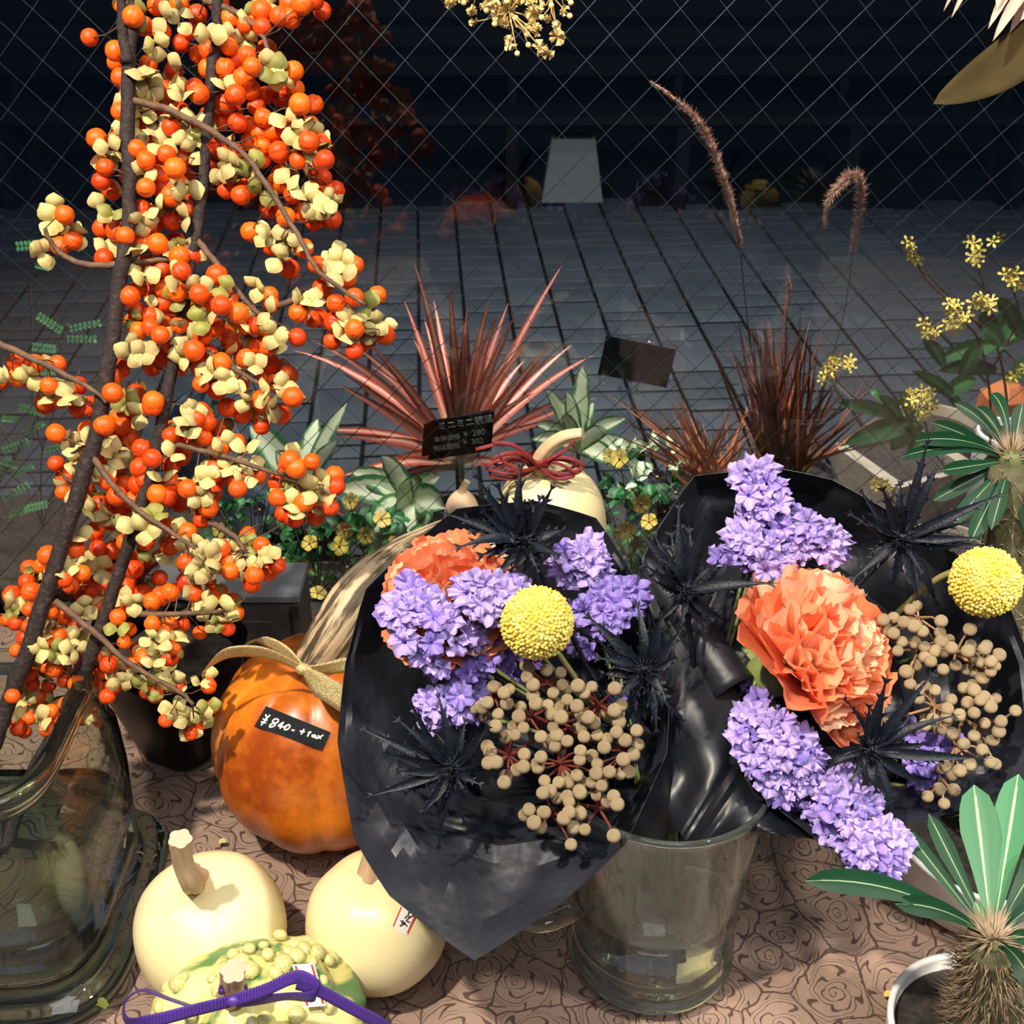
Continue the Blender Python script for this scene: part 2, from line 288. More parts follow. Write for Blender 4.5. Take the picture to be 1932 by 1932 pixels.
def cloth_mat():
    m, nt, b = newmat('rose_print_cloth')
    tc = N(nt, 'ShaderNodeTexCoord'); S = 19.0
    nz = N(nt, 'ShaderNodeTexNoise'); nz.inputs['Scale'].default_value = 38; nz.inputs['Detail'].default_value = 2
    nt.links.new(tc.outputs['Object'], nz.inputs[0])
    v = N(nt, 'ShaderNodeVectorMath', operation='SUBTRACT'); nt.links.new(nz.outputs['Color'], v.inputs[0]); v.inputs[1].default_value = (0.5, 0.5, 0.5)
    v2 = N(nt, 'ShaderNodeVectorMath', operation='SCALE'); nt.links.new(v.outputs[0], v2.inputs[0]); v2.inputs['Scale'].default_value = 0.015
    v3 = N(nt, 'ShaderNodeVectorMath', operation='ADD'); nt.links.new(tc.outputs['Object'], v3.inputs[0]); nt.links.new(v2.outputs[0], v3.inputs[1])
    vo = N(nt, 'ShaderNodeTexVoronoi', voronoi_dimensions='2D', feature='F1'); vo.inputs['Scale'].default_value = S; vo.inputs['Randomness'].default_value = 0.75
    ve = N(nt, 'ShaderNodeTexVoronoi', voronoi_dimensions='2D', feature='DISTANCE_TO_EDGE'); ve.inputs['Scale'].default_value = S; ve.inputs['Randomness'].default_value = 0.75
    nt.links.new(v3.outputs[0], vo.inputs['Vector']); nt.links.new(v3.outputs[0], ve.inputs['Vector'])
    d = N(nt, 'ShaderNodeVectorMath', operation='SUBTRACT'); nt.links.new(v3.outputs[0], d.inputs[0]); nt.links.new(vo.outputs['Position'], d.inputs[1])
    s = N(nt, 'ShaderNodeSeparateXYZ'); nt.links.new(d.outputs[0], s.inputs[0])
    sc_ = N(nt, 'ShaderNodeSeparateXYZ'); nt.links.new(vo.outputs['Color'], sc_.inputs[0])
    a = MA(nt, 'ARCTAN2', s.outputs[1], s.outputs[0])
    r = MA(nt, 'SQRT', MA(nt, 'ADD', MA(nt, 'MULTIPLY', s.outputs[0], s.outputs[0]), MA(nt, 'MULTIPLY', s.outputs[1], s.outputs[1])))
    # scalloped petals grow with the radius
    sca = MA(nt, 'ABSOLUTE', MA(nt, 'SINE', MA(nt, 'ADD', MA(nt, 'MULTIPLY', a, 1.5), MA(nt, 'ADD', MA(nt, 'MULTIPLY', sc_.outputs[0], 6), MA(nt, 'MULTIPLY', r, 190)))))
    r2 = MA(nt, 'SUBTRACT', r, MA(nt, 'MULTIPLY', MA(nt, 'MULTIPLY', sca, r), 0.28))
    # ring spacing widens outward: use r^0.8
    k = MA(nt, 'MULTIPLY', MA(nt, 'POWER', MA(nt, 'MULTIPLY', r2, 40), 0.85), 5.2)
    ph = MA(nt, 'FRACT', MA(nt, 'ADD', k, MA(nt, 'DIVIDE', a, 2 * PI)))
    line = MA(nt, 'ABSOLUTE', MA(nt, 'SUBTRACT', ph, 0.5))
    nw = N(nt, 'ShaderNodeTexNoise'); nw.inputs['Scale'].default_value = 90; nt.links.new(tc.outputs['Object'], nw.inputs[0])
    wth = MA(nt, 'MULTIPLY_ADD', nw.outputs[0], 0.17, -0.02)
    l1 = nt.nodes.new('ShaderNodeMapRange'); l1.inputs[3].default_value = 1; l1.inputs[4].default_value = 0
    nt.links.new(line, l1.inputs[0]); nt.links.new(wth, l1.inputs[1]); nt.links.new(MA(nt, 'ADD', wth, 0.05), l1.inputs[2])
    l2 = nt.nodes.new('ShaderNodeMapRange'); l2.inputs[1].default_value = 0.010; l2.inputs[2].default_value = 0.022; l2.inputs[3].default_value = 1; l2.inputs[4].default_value = 0
    nt.links.new(ve.outputs['Distance'], l2.inputs[0])
    L = MA(nt, 'MULTIPLY', MA(nt, 'MAXIMUM', l1.outputs[0], l2.outputs[0]), 0.88)
    nb = N(nt, 'ShaderNodeTexNoise'); nb.inputs['Scale'].default_value = 400; nt.links.new(tc.outputs['Object'], nb.inputs[0])
    mx0 = N(nt, 'ShaderNodeMix', data_type='RGBA'); nt.links.new(nb.outputs[0], mx0.inputs[0])
    mx0.inputs[6].default_value = (0.25, 0.165, 0.125, 1); mx0.inputs[7].default_value = (0.33, 0.23, 0.175, 1)
    mx = N(nt, 'ShaderNodeMix', data_type='RGBA'); nt.links.new(L, mx.inputs[0]); nt.links.new(mx0.outputs[2], mx.inputs[6]); mx.inputs[7].default_value = (0.055, 0.028, 0.024, 1)
    nt.links.new(mx.outputs[2], b.inputs['Base Color'])
    b.inputs['Roughness'].default_value = 0.42; b.inputs['Specular IOR Level'].default_value = 0.5
    bp = N(nt, 'ShaderNodeBump'); bp.inputs['Strength'].default_value = 0.25; bp.inputs['Distance'].default_value = 0.001; bp.invert = True
    nt.links.new(L, bp.inputs['Height']); nt.links.new(bp.outputs[0], b.inputs['Normal'])
    return m
M['cloth'] = cloth_mat()

# ---------------------------------------------------------------- mesh builders
class MB:
    def __init__(s): s.v = []; s.f = []; s.uv = []; s.fm = []; s.mi = 0
    def add(s, vs, fs, uvs=None):
        o = len(s.v); s.v += [tuple(x) for x in vs]; s.f += [tuple(i + o for i in f) for f in fs]
        s.uv += (list(uvs) if uvs else [(0.5, 0.5)] * len(vs)); s.fm += [s.mi] * len(fs)
    def box(s, c, h, rot=None):
        vs = []
        for x in (-1, 1):
            for y in (-1, 1):
                for z in (-1, 1):
                    p = Vector((x * h[0], y * h[1], z * h[2]))
                    if rot: p = rot @ p
                    vs.append(Vector(c) + p)
        s.add(vs, [(0, 1, 3, 2), (4, 6, 7, 5), (0, 4, 5, 1), (2, 3, 7, 6), (0, 2, 6, 4), (1, 5, 7, 3)])
    def frustum(s, c, hb, ht, h, rot=0):
        """square tapered block, c = base centre"""
        vs = []
        for (hh, z) in ((hb, 0), (ht, h)):
            for k in range(4):
                x, y = [(-1, -1), (1, -1), (1, 1), (-1, 1)][k]
                q = Matrix.Rotation(rot, 3, 'Z') @ Vector((x * hh[0], y * hh[1], z)); vs.append(Vector(c) + q)
        s.add(vs, [(3, 2, 1, 0), (4, 5, 6, 7)] + [(i, (i + 1) % 4, 4 + (i + 1) % 4, 4 + i) for i in range(4)])
    def tube(s, pts, rad, n=8, cap=True):
        pts = [Vector(p) for p in pts]; m = len(pts)
        if isinstance(rad, (int, float)): rad = [rad] * m
        vs = []; uvs = []; fs = []; ref = None
        for i, p in enumerate(pts):
            t = (pts[min(i + 1, m - 1)] - pts[max(i - 1, 0)])
            if t.length < 1e-9: t = Vector((0, 0, 1))
            t.normalize()
            if ref is None: ref = t.orthogonal().normalized()
            ref = (ref - t * ref.dot(t)); ref = ref.normalized() if ref.length > 1e-6 else t.orthogonal().normalized()
            b = t.cross(ref)
            for k in range(n):
                a = 2 * PI * k / n
                vs.append(p + (ref * math.cos(a) + b * math.sin(a)) * rad[i]); uvs.append((k / n, i / max(1, m - 1)))
        for i in range(m - 1):
            for k in range(n):
                fs.append((i * n + k, i * n + (k + 1) % n, (i + 1) * n + (k + 1) % n, (i + 1) * n + k))
        if cap: fs.append(tuple(range(n - 1, -1, -1))); fs.append(tuple((m - 1) * n + k for k in range(n)))
        s.add(vs, fs, uvs)
    def sphere(s, c, r, n=10, m=7, sq=(1, 1, 1), fn=None):
        c = Vector(c); vs = []; fs = []
        for i in range(m + 1):
            th = PI * i / m
            for k in range(n):
                a = 2 * PI * k / n
                d = Vector((math.sin(th) * math.cos(a), math.sin(th) * math.sin(a), math.cos(th)))
                q = fn(d, a, th) if fn else 1
                vs.append(c + Vector((d.x * sq[0], d.y * sq[1], d.z * sq[2])) * r * q)
        for i in range(m):
            for k in range(n):
                fs.append((i * n + k, (i + 1) * n + k, (i + 1) * n + (k + 1) % n, i * n + (k + 1) % n))
        s.add(vs, fs)
    def lathe(s, c, prof, n=32, fn=None):
        """prof = [(r, z)...]; fn(angle, r, z) -> r"""
        c = Vector(c); vs = []; fs = []
        for (r, z) in prof:
            for k in range(n):
                a = 2 * PI * k / n; rr = fn(a, r, z) if fn else r
                vs.append(c + Vector((rr * math.cos(a), rr * math.sin(a), z)))
        for i in range(len(prof) - 1):
            for k in range(n):
                fs.append((i * n + k, i * n + (k + 1) % n, (i + 1) * n + (k + 1) % n, (i + 1) * n + k))
        s.add(vs, fs)
    def ngrid(s, rows, uv=True, closed=False):
        h = len(rows); wd = len(rows[0]); vs = [p for r in rows for p in r]; fs = []
        for i in range(h - 1):
            for k in range(wd if closed else wd - 1):
                fs.append((i * wd + k, i * wd + (k + 1) % wd, (i + 1) * wd + (k + 1) % wd, (i + 1) * wd + k))
        s.add(vs, fs, [(k / max(1, wd - 1), i / max(1, h - 1)) for i in range(h) for k in range(wd)])
    def mesh(s, name, mats, smooth=True):
        me = bpy.data.meshes.new(name); me.from_pydata(s.v, [], s.f)
        if not isinstance(mats, (list, tuple)): mats = [mats]
        for m in mats: me.materials.append(m)
        uvl = me.uv_layers.new(name='UVMap')
        idx = [0] * len(me.loops); me.loops.foreach_get('vertex_index', idx)
        flat = []
        for i in idx: flat += s.uv[i]
        uvl.data.foreach_set('uv', flat)
        me.polygons.foreach_set('material_index', s.fm)
        me.polygons.foreach_set('use_smooth', [smooth] * len(me.polygons)); me.update()
        return me
    def build(s, name, mats, parent=None, smooth=True, loc=None):
        return put(name, s.mesh(name, mats, smooth), parent, loc)
def put(name, me, parent=None, loc=None, q=None, scale=None):
    o = bpy.data.objects.new(name, me); COL.objects.link(o)
    if parent is not None: o.parent = parent
    if loc is not None: o.location = loc
    if q is not None: o.rotation_mode = 'QUATERNION'; o.rotation_quaternion = q
    if scale is not None: o.scale = (scale, scale, scale) if isinstance(scale, (int, float)) else scale
    return o
ORIG = {}
def thing(name, label, cat, loc=(0, 0, 0), group=None):
    o = bpy.data.objects.new(name, None); COL.objects.link(o); o.location = loc; o.empty_display_size = 0.02
    o['label'] = label; o['category'] = cat
    if group: o['group'] = group
    ORIG[o.name] = Vector(loc)
    return o
def tag(o, label, cat, group=None):
    o['label'] = label; o['category'] = cat
    if group: o['group'] = group
    return o
def struct(o): o['kind'] = 'structure'; return o
class TB:
    """a thing whose parts are given in world coordinates"""
    def __init__(s, name, label, cat, base, group=None):
        s.base = Vector(base); s.o = thing(name, label, cat, s.base, group)
    def part(s, name, mb, mats, smooth=True, parent=None, label=None):
        mb.v = [(x - s.base.x, y - s.base.y, z - s.base.z) for (x, y, z) in mb.v]
        o = mb.build(name, mats, parent or s.o, smooth)
        if label: o['label'] = label
        return o
    def inst(s, name, me, p, q=None, scale=None, parent=None):
        return put(name, me, parent or s.o, Vector(p) - s.base, q, scale)
def solidify(o, t, off=0):
    m = o.modifiers.new('thickness', 'SOLIDIFY'); m.thickness = t; m.offset = off
def bevel(o, wd, seg=2):
    m = o.modifiers.new('bevel', 'BEVEL'); m.width = wd; m.segments = seg; m.limit_method = 'ANGLE'
def subsurf(o, n=1):
    m = o.modifiers.new('sub', 'SUBSURF'); m.levels = n; m.render_levels = n
def cr(pts, n):
    """Catmull-Rom resample to n points per span"""
    P = [Vector(p) for p in pts]; out = []
    for i in range(len(P) - 1):
        p0 = P[max(i - 1, 0)]; p1 = P[i]; p2 = P[i + 1]; p3 = P[min(i + 2, len(P) - 1)]
        for k in range(n):
            t = k / n
            out.append(0.5 * ((2 * p1) + (p2 - p0) * t + (2 * p0 - 5 * p1 + 4 * p2 - p3) * t * t + (3 * p1 - p0 - 3 * p2 + p3) * t * t * t))
    out.append(P[-1]); return out
def lin(a, b, n): a = Vector(a); b = Vector(b); return [a.lerp(b, i / n) for i in range(n + 1)]
def rv(s=1): return Vector((U(-1, 1), U(-1, 1), U(-1, 1))) * s
def quat_z(d, roll=0):
    d = Vector(d).normalized(); q = d.to_track_quat('Z', 'Y')
    from mathutils import Quaternion
    return q @ Quaternion((0, 0, 1), roll)
def blade(mb, a, b, wd, arc=0.0, nrm=None, n=8, cup=0.15, shape='lance', cols=3, twist=0.0, up=Vector((0, 0, 1)), wave=0):
    """leaf surface from a to b; arc lifts the middle along up"""
    a = Vector(a); b = Vector(b); d = b - a; L = d.length; dn = d.normalized()
    nr = Vector(nrm) if nrm is not None else (CAM - a.lerp(b, 0.5))
    nr = nr - dn * nr.dot(dn); nr = nr.normalized() if nr.length > 1e-5 else dn.orthogonal().normalized()
    rows = []
    pts = [a.lerp(b, i / n) + up * (arc * 4 * (i / n) * (1 - i / n)) for i in range(n + 1)]
    for i in range(n + 1):
        t = i / n
        tg = (pts[min(i + 1, n)] - pts[max(i - 1, 0)]).normalized()
        if shape == 'lance': ww = math.sin(PI * min(1, (t * 0.92 + 0.08))) ** 0.7
        elif shape == 'strap': ww = min(1, 0.45 + t * 2) * (1 - max(0, (t - 0.35) / 0.65) ** 1.7)
        elif shape == 'paddle': ww = (0.12 + 0.88 * min(1, t * 1.5) ** 1.3) * math.sqrt(max(0, 1 - max(0, (t - 0.72) / 0.28) ** 2))
        elif shape == 'oval': ww = math.sqrt(max(0.0, 1 - (2 * t - 1) ** 2)) ** 0.8
        elif shape == 'heart': ww = (max(0, math.sin(PI * t ** 0.6))) ** 0.8
        else: ww = 1
        n2 = Matrix.Rotation(twist * (t - 0.3), 3, tg) @ nr if twist else nr
        n2 = (n2 - tg * n2.dot(tg)).normalized(); sd = tg.cross(n2)
        row = []
        for k in range(cols):
            u = k / (cols - 1) * 2 - 1
            row.append(pts[i] + sd * (u * wd / 2 * ww) + n2 * (abs(u) * wd * cup * ww + (wave * math.sin(t * 19 + u * 2) * abs(u) if wave else 0)))
        rows.append(row)
    mb.ngrid(rows)

# ================================================================ SETTING
GZ = -0.90     # street level
def setting():
    # street: dark bed and each stone on it
    mb = MB(); mb.box((0, 5.0, GZ - 0.06), (7, 4.0, 0.03)); bed = struct(mb.build('ground', M['joint'], smooth=False))
    rot = Matrix.Rotation(math.radians(4.0), 3, 'Z')
    sw, sd = 0.176, 0.135
    me_s = []
    for (ww, dd) in ((sw, sd), (sw, sd * 2), (sw, sd * 0.62)):
        hx, hy = ww / 2 - 0.0060, dd / 2 - 0.0085
        b = MB()
        vs = [(-hx, -hy, -0.03), (hx, -hy, -0.03), (hx, hy, -0.03), (-hx, hy, -0.03), (-hx, -hy, -0.004), (hx, -hy, -0.004), (hx, hy, -0.004), (-hx, hy, -0.004)]
        hx2, hy2 = hx - 0.003, hy - 0.003
        vs += [(-hx2, -hy2, 0), (hx2, -hy2, 0), (hx2, hy2, 0), (-hx2, hy2, 0)]
        fs = [(0, 1, 5, 4), (1, 2, 6, 5), (2, 3, 7, 6), (3, 0, 4, 7), (4, 5, 9, 8), (5, 6, 10, 9), (6, 7, 11, 10), (7, 4, 8, 11), (8, 9, 10, 11)]
        b.add(vs, fs[-1:] + fs[4:8]); b.mi = 1; b.add(vs, fs[:4]); me_s.append((b.mesh('paving_stone', [M['slab'], M['joint']], False), dd))
    cand = []
    for i in range(-14, 20):
        y = 1.9 + R() * 0.1
        while y < 5.75:
            kk = 0 if R() < 0.62 else (1 if R() < 0.55 else 2)
            me, dd = me_s[kk]
            p = rot @ Vector((i * sw + 0.03, y + dd / 2 + 0.2, 0)); y += dd
            p.z = GZ + U(-0.002, 0.002)
            rel = p - CAM; dep = rel.dot(FW); px = 966 + rel.x / dep * F_PX; py = 966 - rel.dot(UPV) / dep * F_PX
            if -60 < px < 1990 and 380 < py < 1180 and p.y < 5.7: cand.append((dep, p, me))
    cand.sort(key=lambda c: c[0])
    rest = MB()
    for j, (dep, p, me) in enumerate(cand):
        if j < 300:
            o = put('paving_stone', me, bed, p); o.rotation_euler = (0, 0, math.radians(4.0) + U(-0.006, 0.006))
        else:
            vs = [p + (rot @ v.co) for v in me.vertices]; rest.add(vs, [tuple(f.vertices) for f in me.polygons])
    if rest.v:
        o = rest.build('far_paving_stones', M['slab'], bed, False); o['kind'] = 'stuff'
    # far side of the street
    mb = MB(); mb.box((0, 8.2, GZ + 1.6), (7, 0.1, 1.7)); struct(mb.build('wall_far', M['wallm'], smooth=False))
    # front wall of the shop below the window and the shop floor
    mb = MB(); mb.box((0.2, 1.19, -0.46), (1.6, 0.03, 0.43)); struct(mb.build('wall_front', M['darkwood'], smooth=False))
    mb = MB(); mb.box((0.2, -0.2, GZ - 0.02), (2.0, 1.35, 0.02)); struct(mb.build('floor', M['darkwood'], smooth=False))
    # wired window pane
    G = 1.175
    win = bpy.data.objects.new('window_1', None); COL.objects.link(win); win['kind'] = 'structure'; win.location = (0, G, 0)
    mb = MB(); mb.box((0.1, 0, 0.62), (1.2, 0.0025, 0.65)); mb.build('pane', M['pane'], win, False)
    mb = MB(); mb.box((0.1, 0, -0.028), (1.2, 0.012, 0.006)); mb.build('bottom_bead', M['darkwood'], win, False)
    Dx = 0.0425
    x0, x1, z0, z1 = -0.72, 0.80, -0.02, 1.05
    for sgn in (1, -1):
        slope = 1.06 * sgn
        c = -2.4
        i = 0
        cs = []
        k = -80
        while k < 80:
            xc = k * Dx + (0.012 if sgn > 0 else 0.0)   # x where the wire crosses z0
            # line x = xc + (z - z0)/slope
            za, zb = z0, z1
            xa, xb = xc, xc + (z1 - z0) / slope
            # clip in x
            pts = []
            for (X, Z) in ((xa, za), (xb, zb)): pts.append((X, Z))
            def zx(X): return z0 + (X - xc) * slope
            P = []
            for (X, Z) in pts:
                if X < x0: X2 = x0; Z2 = zx(x0)
                elif X > x1: X2 = x1; Z2 = zx(x1)
                else: X2, Z2 = X, Z
                P.append((X2, Z2))
            k += 1
            if min(xa, xb) > x1 or max(xa, xb) < x0: continue
            if not all(z0 - 1e-6 <= z <= z1 + 1e-6 for _, z in P): continue
            if (Vector((P[0][0], P[0][1])) - Vector((P[1][0], P[1][1]))).length < 0.05: continue
            mb = MB(); a = Vector((P[0][0], 0, P[0][1])); b = Vector((P[1][0], 0, P[1][1])); off = Vector((0, 0.0004 * sgn, 0))
            mb.tube([a + off, b + off], 0.00044 if sgn > 0 else 0.00026, 5); mb.build('wire', M['wire'], win)  # second wire direction drawn thinner to stand in for its dimmer glint
setting()

# display table and cloth
T = TB('display_table', 'long dark shop table under the rose print cloth', 'table', (0.2, 0.5, GZ))
mb = MB(); mb.box((0.2, 0.55, -0.026), (1.25, 0.6, 0.02)); T.part('tabletop', mb, M['darkwood'], False)
for sx in (-1, 1):
    for sy in (-1, 1):
        mb = MB(); mb.box((0.2 + sx * 1.15, 0.55 + sy * 0.52, (GZ - 0.046) / 2), (0.03, 0.03, -(GZ + 0.046) / 2)); T.part('leg', mb, M['darkwood'], False)
rows = []
for i in range(40):
    y = -0.08 + 1.235 * i / 39
    rows.append([Vector((-1.1 + 2.6 * k / 60, y, -0.0045 + 0.0012 * noise.noise(Vector((k * 0.5, i * 0.5, 3))))) for k in range(61)])
mb = MB(); mb.ngrid(rows); cl = mb.build('tablecloth', M['cloth']); solidify(cl, 0.0012, -1)
tag(cl, 'taupe tablecloth printed all over with dark brown line roses', 'tablecloth')

# ================================================================ BITTERSWEET
Z1 = 2.542
berries1 = [(590,22),(752,28),(1050,15),(1105,90),(948,70),(775,152),(905,150),(690,125),(870,208),(1005,240),(955,262),(1098,222),(1185,265),(1130,290),(555,245),(558,300),(580,372),(712,305),(835,340),(800,438),(935,425),(955,450),(1170,375),(1280,235),(1255,52),(1258,130),(1388,20),(1340,80),(1395,85),(1545,52),(1505,0),(1410,340),(1415,425),(1505,500),(1280,455),(1345,460),(1130,455),(1230,510),(1120,530),(1060,580),(1140,590),(1262,565),(1355,615),(1310,630),(1490,600),(580,537),(675,590),(465,665),(565,665),(820,610),(905,605),(655,715),(740,670),(1000,700),(1125,725),(1065,720),(1200,680),(1260,700),(1540,690),(1560,765),(1340,730),(1258,765),(1430,770),(1500,800),(505,805),(485,870),(535,912),(840,808),(770,840),(775,905),(740,770),(890,850),(850,880),(1000,800),(1085,912),(1185,905),(1155,935),(1340,835),(1330,880),(1405,935),(1515,900),(1610,912),(1550,850),(1290,1000),(1370,1040),(1460,1020),(1505,1060),(1590,1052),(925,945),(680,1005),(735,1090),(822,1060),(690,1160),(758,1170),(845,1150),(765,1215),(492,1095),(560,1110),(920,1225),(350,1155),(290,1180),(310,1030),(500,1240),(1203,1112),(1300,1185),(1455,1190),(1390,1290),(1700,1270),(1660,1330),(1520,1270),(1548,1382),(1700,1425),(1810,1415),(665,1385),(790,1385),(730,1400),(870,1300),(955,1410),(1000,1450),(1040,1320),(1100,1443),(1295,1415),(1300,1460),(1060,1465),(660,1495),(785,1455),(790,1520),(720,1515),(1430,1500),(1530,1525),(1500,1530),(1610,1455),(1605,1545),(1700,1578),(1845,1605),(1595,1635),(1700,1685),(1750,1640),(1425,1618),(665,1585),(770,1607),(820,1650),(970,1610),(1030,1570),(1080,1600),(1110,1640),(1145,1678),(1220,1560),(1280,1590),(1230,1660),(1280,1670),(1190,1500),(575,1768),(730,1760),(780,1710),(858,1762),(955,1765),(965,1842),(1040,1866),(1295,1745),(1270,1810),(1405,1905),(1320,1840),(1255,1915),(1130,1800),(85,1740),(165,1745),(80,1812),(148,1825),(275,1745),(0,1830),(235,1850),(280,1905),(215,1925),(375,1850),(540,1885),(650,1890),(735,1925),(540,1805),
 (430,180),(1450,20),(1180,120),(860,20),(640,80),(1000,330),(1080,330),(1210,320),(1200,430),(1080,500),(1000,560),(1190,600),(1250,640),(1420,560),(1440,500),(1290,690),(1480,680),(620,450),(730,520),(860,530),(790,540),(700,770),(800,740),(950,650),(870,760),(620,840),(700,900),(820,940),(900,1000),(750,1030),(640,1040),(600,1130),(860,1230),(700,1260),(780,1290),(620,1420),(850,1400),(900,1380),(850,1480),(640,1540),(720,1570),(860,1560),(920,1500),(1140,1500),(1180,1560),(930,1680),(900,1720),(1000,1700),(1060,1740),(1180,1720),(1150,1850),(1380,1800)]
berries2 = [(215,165),(375,180),(430,170),(280,135),(420,280),(268,300),(540,320),(570,220),(585,265),(625,250),(630,325),(500,260),(730,170),(650,110),(1090,175),(1165,210),(1255,150),(1240,195),(1350,210),(1255,265),(1405,130),(965,190),(945,225),(985,240),(1045,272),(970,318),(830,280),(860,310),(910,345),(820,310),(1082,330),(1137,345),(610,400),(680,372),(675,465),(270,445),(308,507),(305,580),(410,560),(510,530),(575,505),(600,540),(665,545),(560,600),(600,600),(560,645),(820,455),(850,420),(870,410),(820,540),(900,565),(985,560),(1020,580),(1055,510),(1035,465),(1140,520),(1140,565),(1230,497),(1060,360),(755,590),(695,615),(970,712),(1000,655),(840,755),(530,725),(455,770),(630,785),(740,745),(770,720),(900,770),(1190,785),(1255,835),(1060,850),(1065,935),(1100,915),(1105,960),(1168,952),(1210,1020),(1220,980),(1290,965),(1330,930),(620,885),(815,840),(893,918),(690,915),(765,992),(895,1008),(990,1018),(935,1068),(1020,1072),(1055,1055),(1115,1103),(1130,1160),(1092,1235),(958,1255),(877,1217),(812,1212),(687,1068),(730,1105),(610,1030),(580,1118),(820,1060),(770,1080),(565,1180),(470,850),(360,850),(230,885),(140,945),(200,935),(182,1022),(130,1010),(150,1060),(60,1075),(340,1030),(310,1000),(395,970),(400,1000),(430,1015),(395,1075),(460,1060),(480,1125),(500,1030),(140,1145),(75,1210),(140,1225),(215,1250),(280,1270),(35,1195),(300,1180),(350,1212),(210,1305),(390,1350),(220,1415),(180,1400),(322,1400),(310,1485),(235,1505),(155,1500),(135,1450),(480,1355),(595,1300),(665,1335),(690,1370),(620,1240),(830,1325),(815,1377),(520,1410),(530,1400),(545,1510),(600,1480),(410,1500),(460,1515),(515,1560),(700,1540),(745,1552),(830,1500),(855,1510),(1000,1510),(1015,1610),(795,1675),(910,1695),(915,1738),(960,1690),(145,1602),(245,1632),(280,1665),(315,1600),(140,1665),(20,1682),(90,1712),(120,1730),(228,1715),(425,1615),(465,1600),(470,1675),(380,1670),(1390,430),(1420,465),(1495,435),(1460,532),(1605,500),(1612,552),(1330,608),(1460,630),(1360,685),(1410,705),(1515,700),(1585,655),(1330,535),(1380,460),(1525,610),
 (560,380),(480,420),(730,420),(700,520),(640,620),(480,640),(380,620),(800,600),(860,640),(700,700),(620,680),(540,860),(600,820),(700,820),(320,950),(260,1000),(540,960),(640,950),(250,1150),(180,1290),(120,1280),(80,1340),(260,1430),(90,1500),(60,1560),(190,1560),(480,1450),(360,1500),(640,1400),(780,1250),(730,1210)]
husks1 = [(850,40),(790,90),(1005,155),(1060,140),(800,265),(700,370),(720,420),(830,380),(860,420),(1180,180),(1240,370),(1320,350),(1360,390),(1290,320),(1370,560),(1430,650),(1470,705),(675,555),(615,610),(640,630),(720,640),(520,700),(530,760),(840,690),(920,730),(980,660),(870,650),(1065,820),(1195,780),(1120,840),(1240,800),(1250,920),(700,820),(680,870),(480,1000),(540,1030),(760,1000),(900,1040),(670,1060),(1300,1110),(1270,1130),(1380,1170),(1440,1180),(1340,1240),(270,1000),(260,1060),(340,1100),(380,1120),(200,1210),(520,1210),(1590,1210),(1640,1250),(1600,1300),(1640,1310),(650,1320),(830,1320),(690,1340),(990,1360),(1070,1380),(840,1440),(1240,1370),(1290,1500),(1500,1450),(1440,1440),(1470,1470),(1680,1520),(1770,1480),(1800,1550),(1650,1600),(1730,1610),(955,1540),(1000,1540),(750,1560),(830,1570),(650,1650),(690,1690),(620,1700),(1160,1560),(1310,1600),(1190,1600),(1350,1630),(1090,1700),(880,1700),(1220,1750),(1010,1790),(1100,1840),(1350,1860),(900,1620),(1380,870),(1440,920),(1590,960),(1510,980),(1550,1000),(30,1780),(150,1790),(250,1880),(330,1900),(850,900),(900,920),(640,1160),(660,1220),(820,1200),(1300,20),(740,200),(1080,420),(880,480),(940,560),(700,480),(620,480),(1240,20),(860,110),(1110,780),(780,700),(1040,1780)]
husks2 = [(290,120),(340,150),(250,130),(600,130),(610,160),(680,205),(450,320),(320,320),(350,440),(430,480),(520,390),(520,430),(560,410),(640,460),(380,390),(1170,130),(1280,190),(1290,120),(1070,50),(1140,70),(920,200),(880,220),(910,270),(960,270),(1060,330),(1180,380),(1190,450),(820,410),(980,500),(1000,510),(1090,470),(780,520),(940,650),(960,600),(520,600),(520,670),(600,720),(560,750),(430,690),(740,700),(650,720),(410,810),(430,920),(480,950),(350,900),(690,860),(780,860),(820,920),(1010,860),(960,940),(1000,900),(990,960),(920,960),(850,780),(920,820),(1130,860),(1190,840),(1230,880),(1290,890),(1250,940),(1170,1000),(980,1110),(1050,1110),(1090,1160),(1040,1210),(990,1200),(230,1070),(180,1110),(70,1100),(200,1160),(180,1190),(410,1130),(480,1190),(430,1190),(340,1290),(370,1340),(400,1290),(260,1350),(310,1360),(200,1330),(560,1240),(720,1280),(790,1310),(760,1320),(740,1390),(770,1440),(640,1480),(690,1500),(560,1420),(580,1490),(820,1470),(890,1500),(960,1500),(830,1610),(850,1650),(960,1640),(1000,1600),(980,1670),(130,1550),(100,1580),(60,1640),(190,1640),(200,1680),(250,1590),(400,1560),(400,1640),(420,1660),(440,1640),(1370,560),(1410,520),(1490,570),(1550,530),(1400,640),(1440,670),(1560,620),(1350,490),(1480,660),(600,1100),(640,1110),(700,760)]
def bY(py): return 1.02 - 0.26 * max(0, py) / 1500.0
def BP(px, py, dy=0): return WY(px, py, bY(py) + dy)

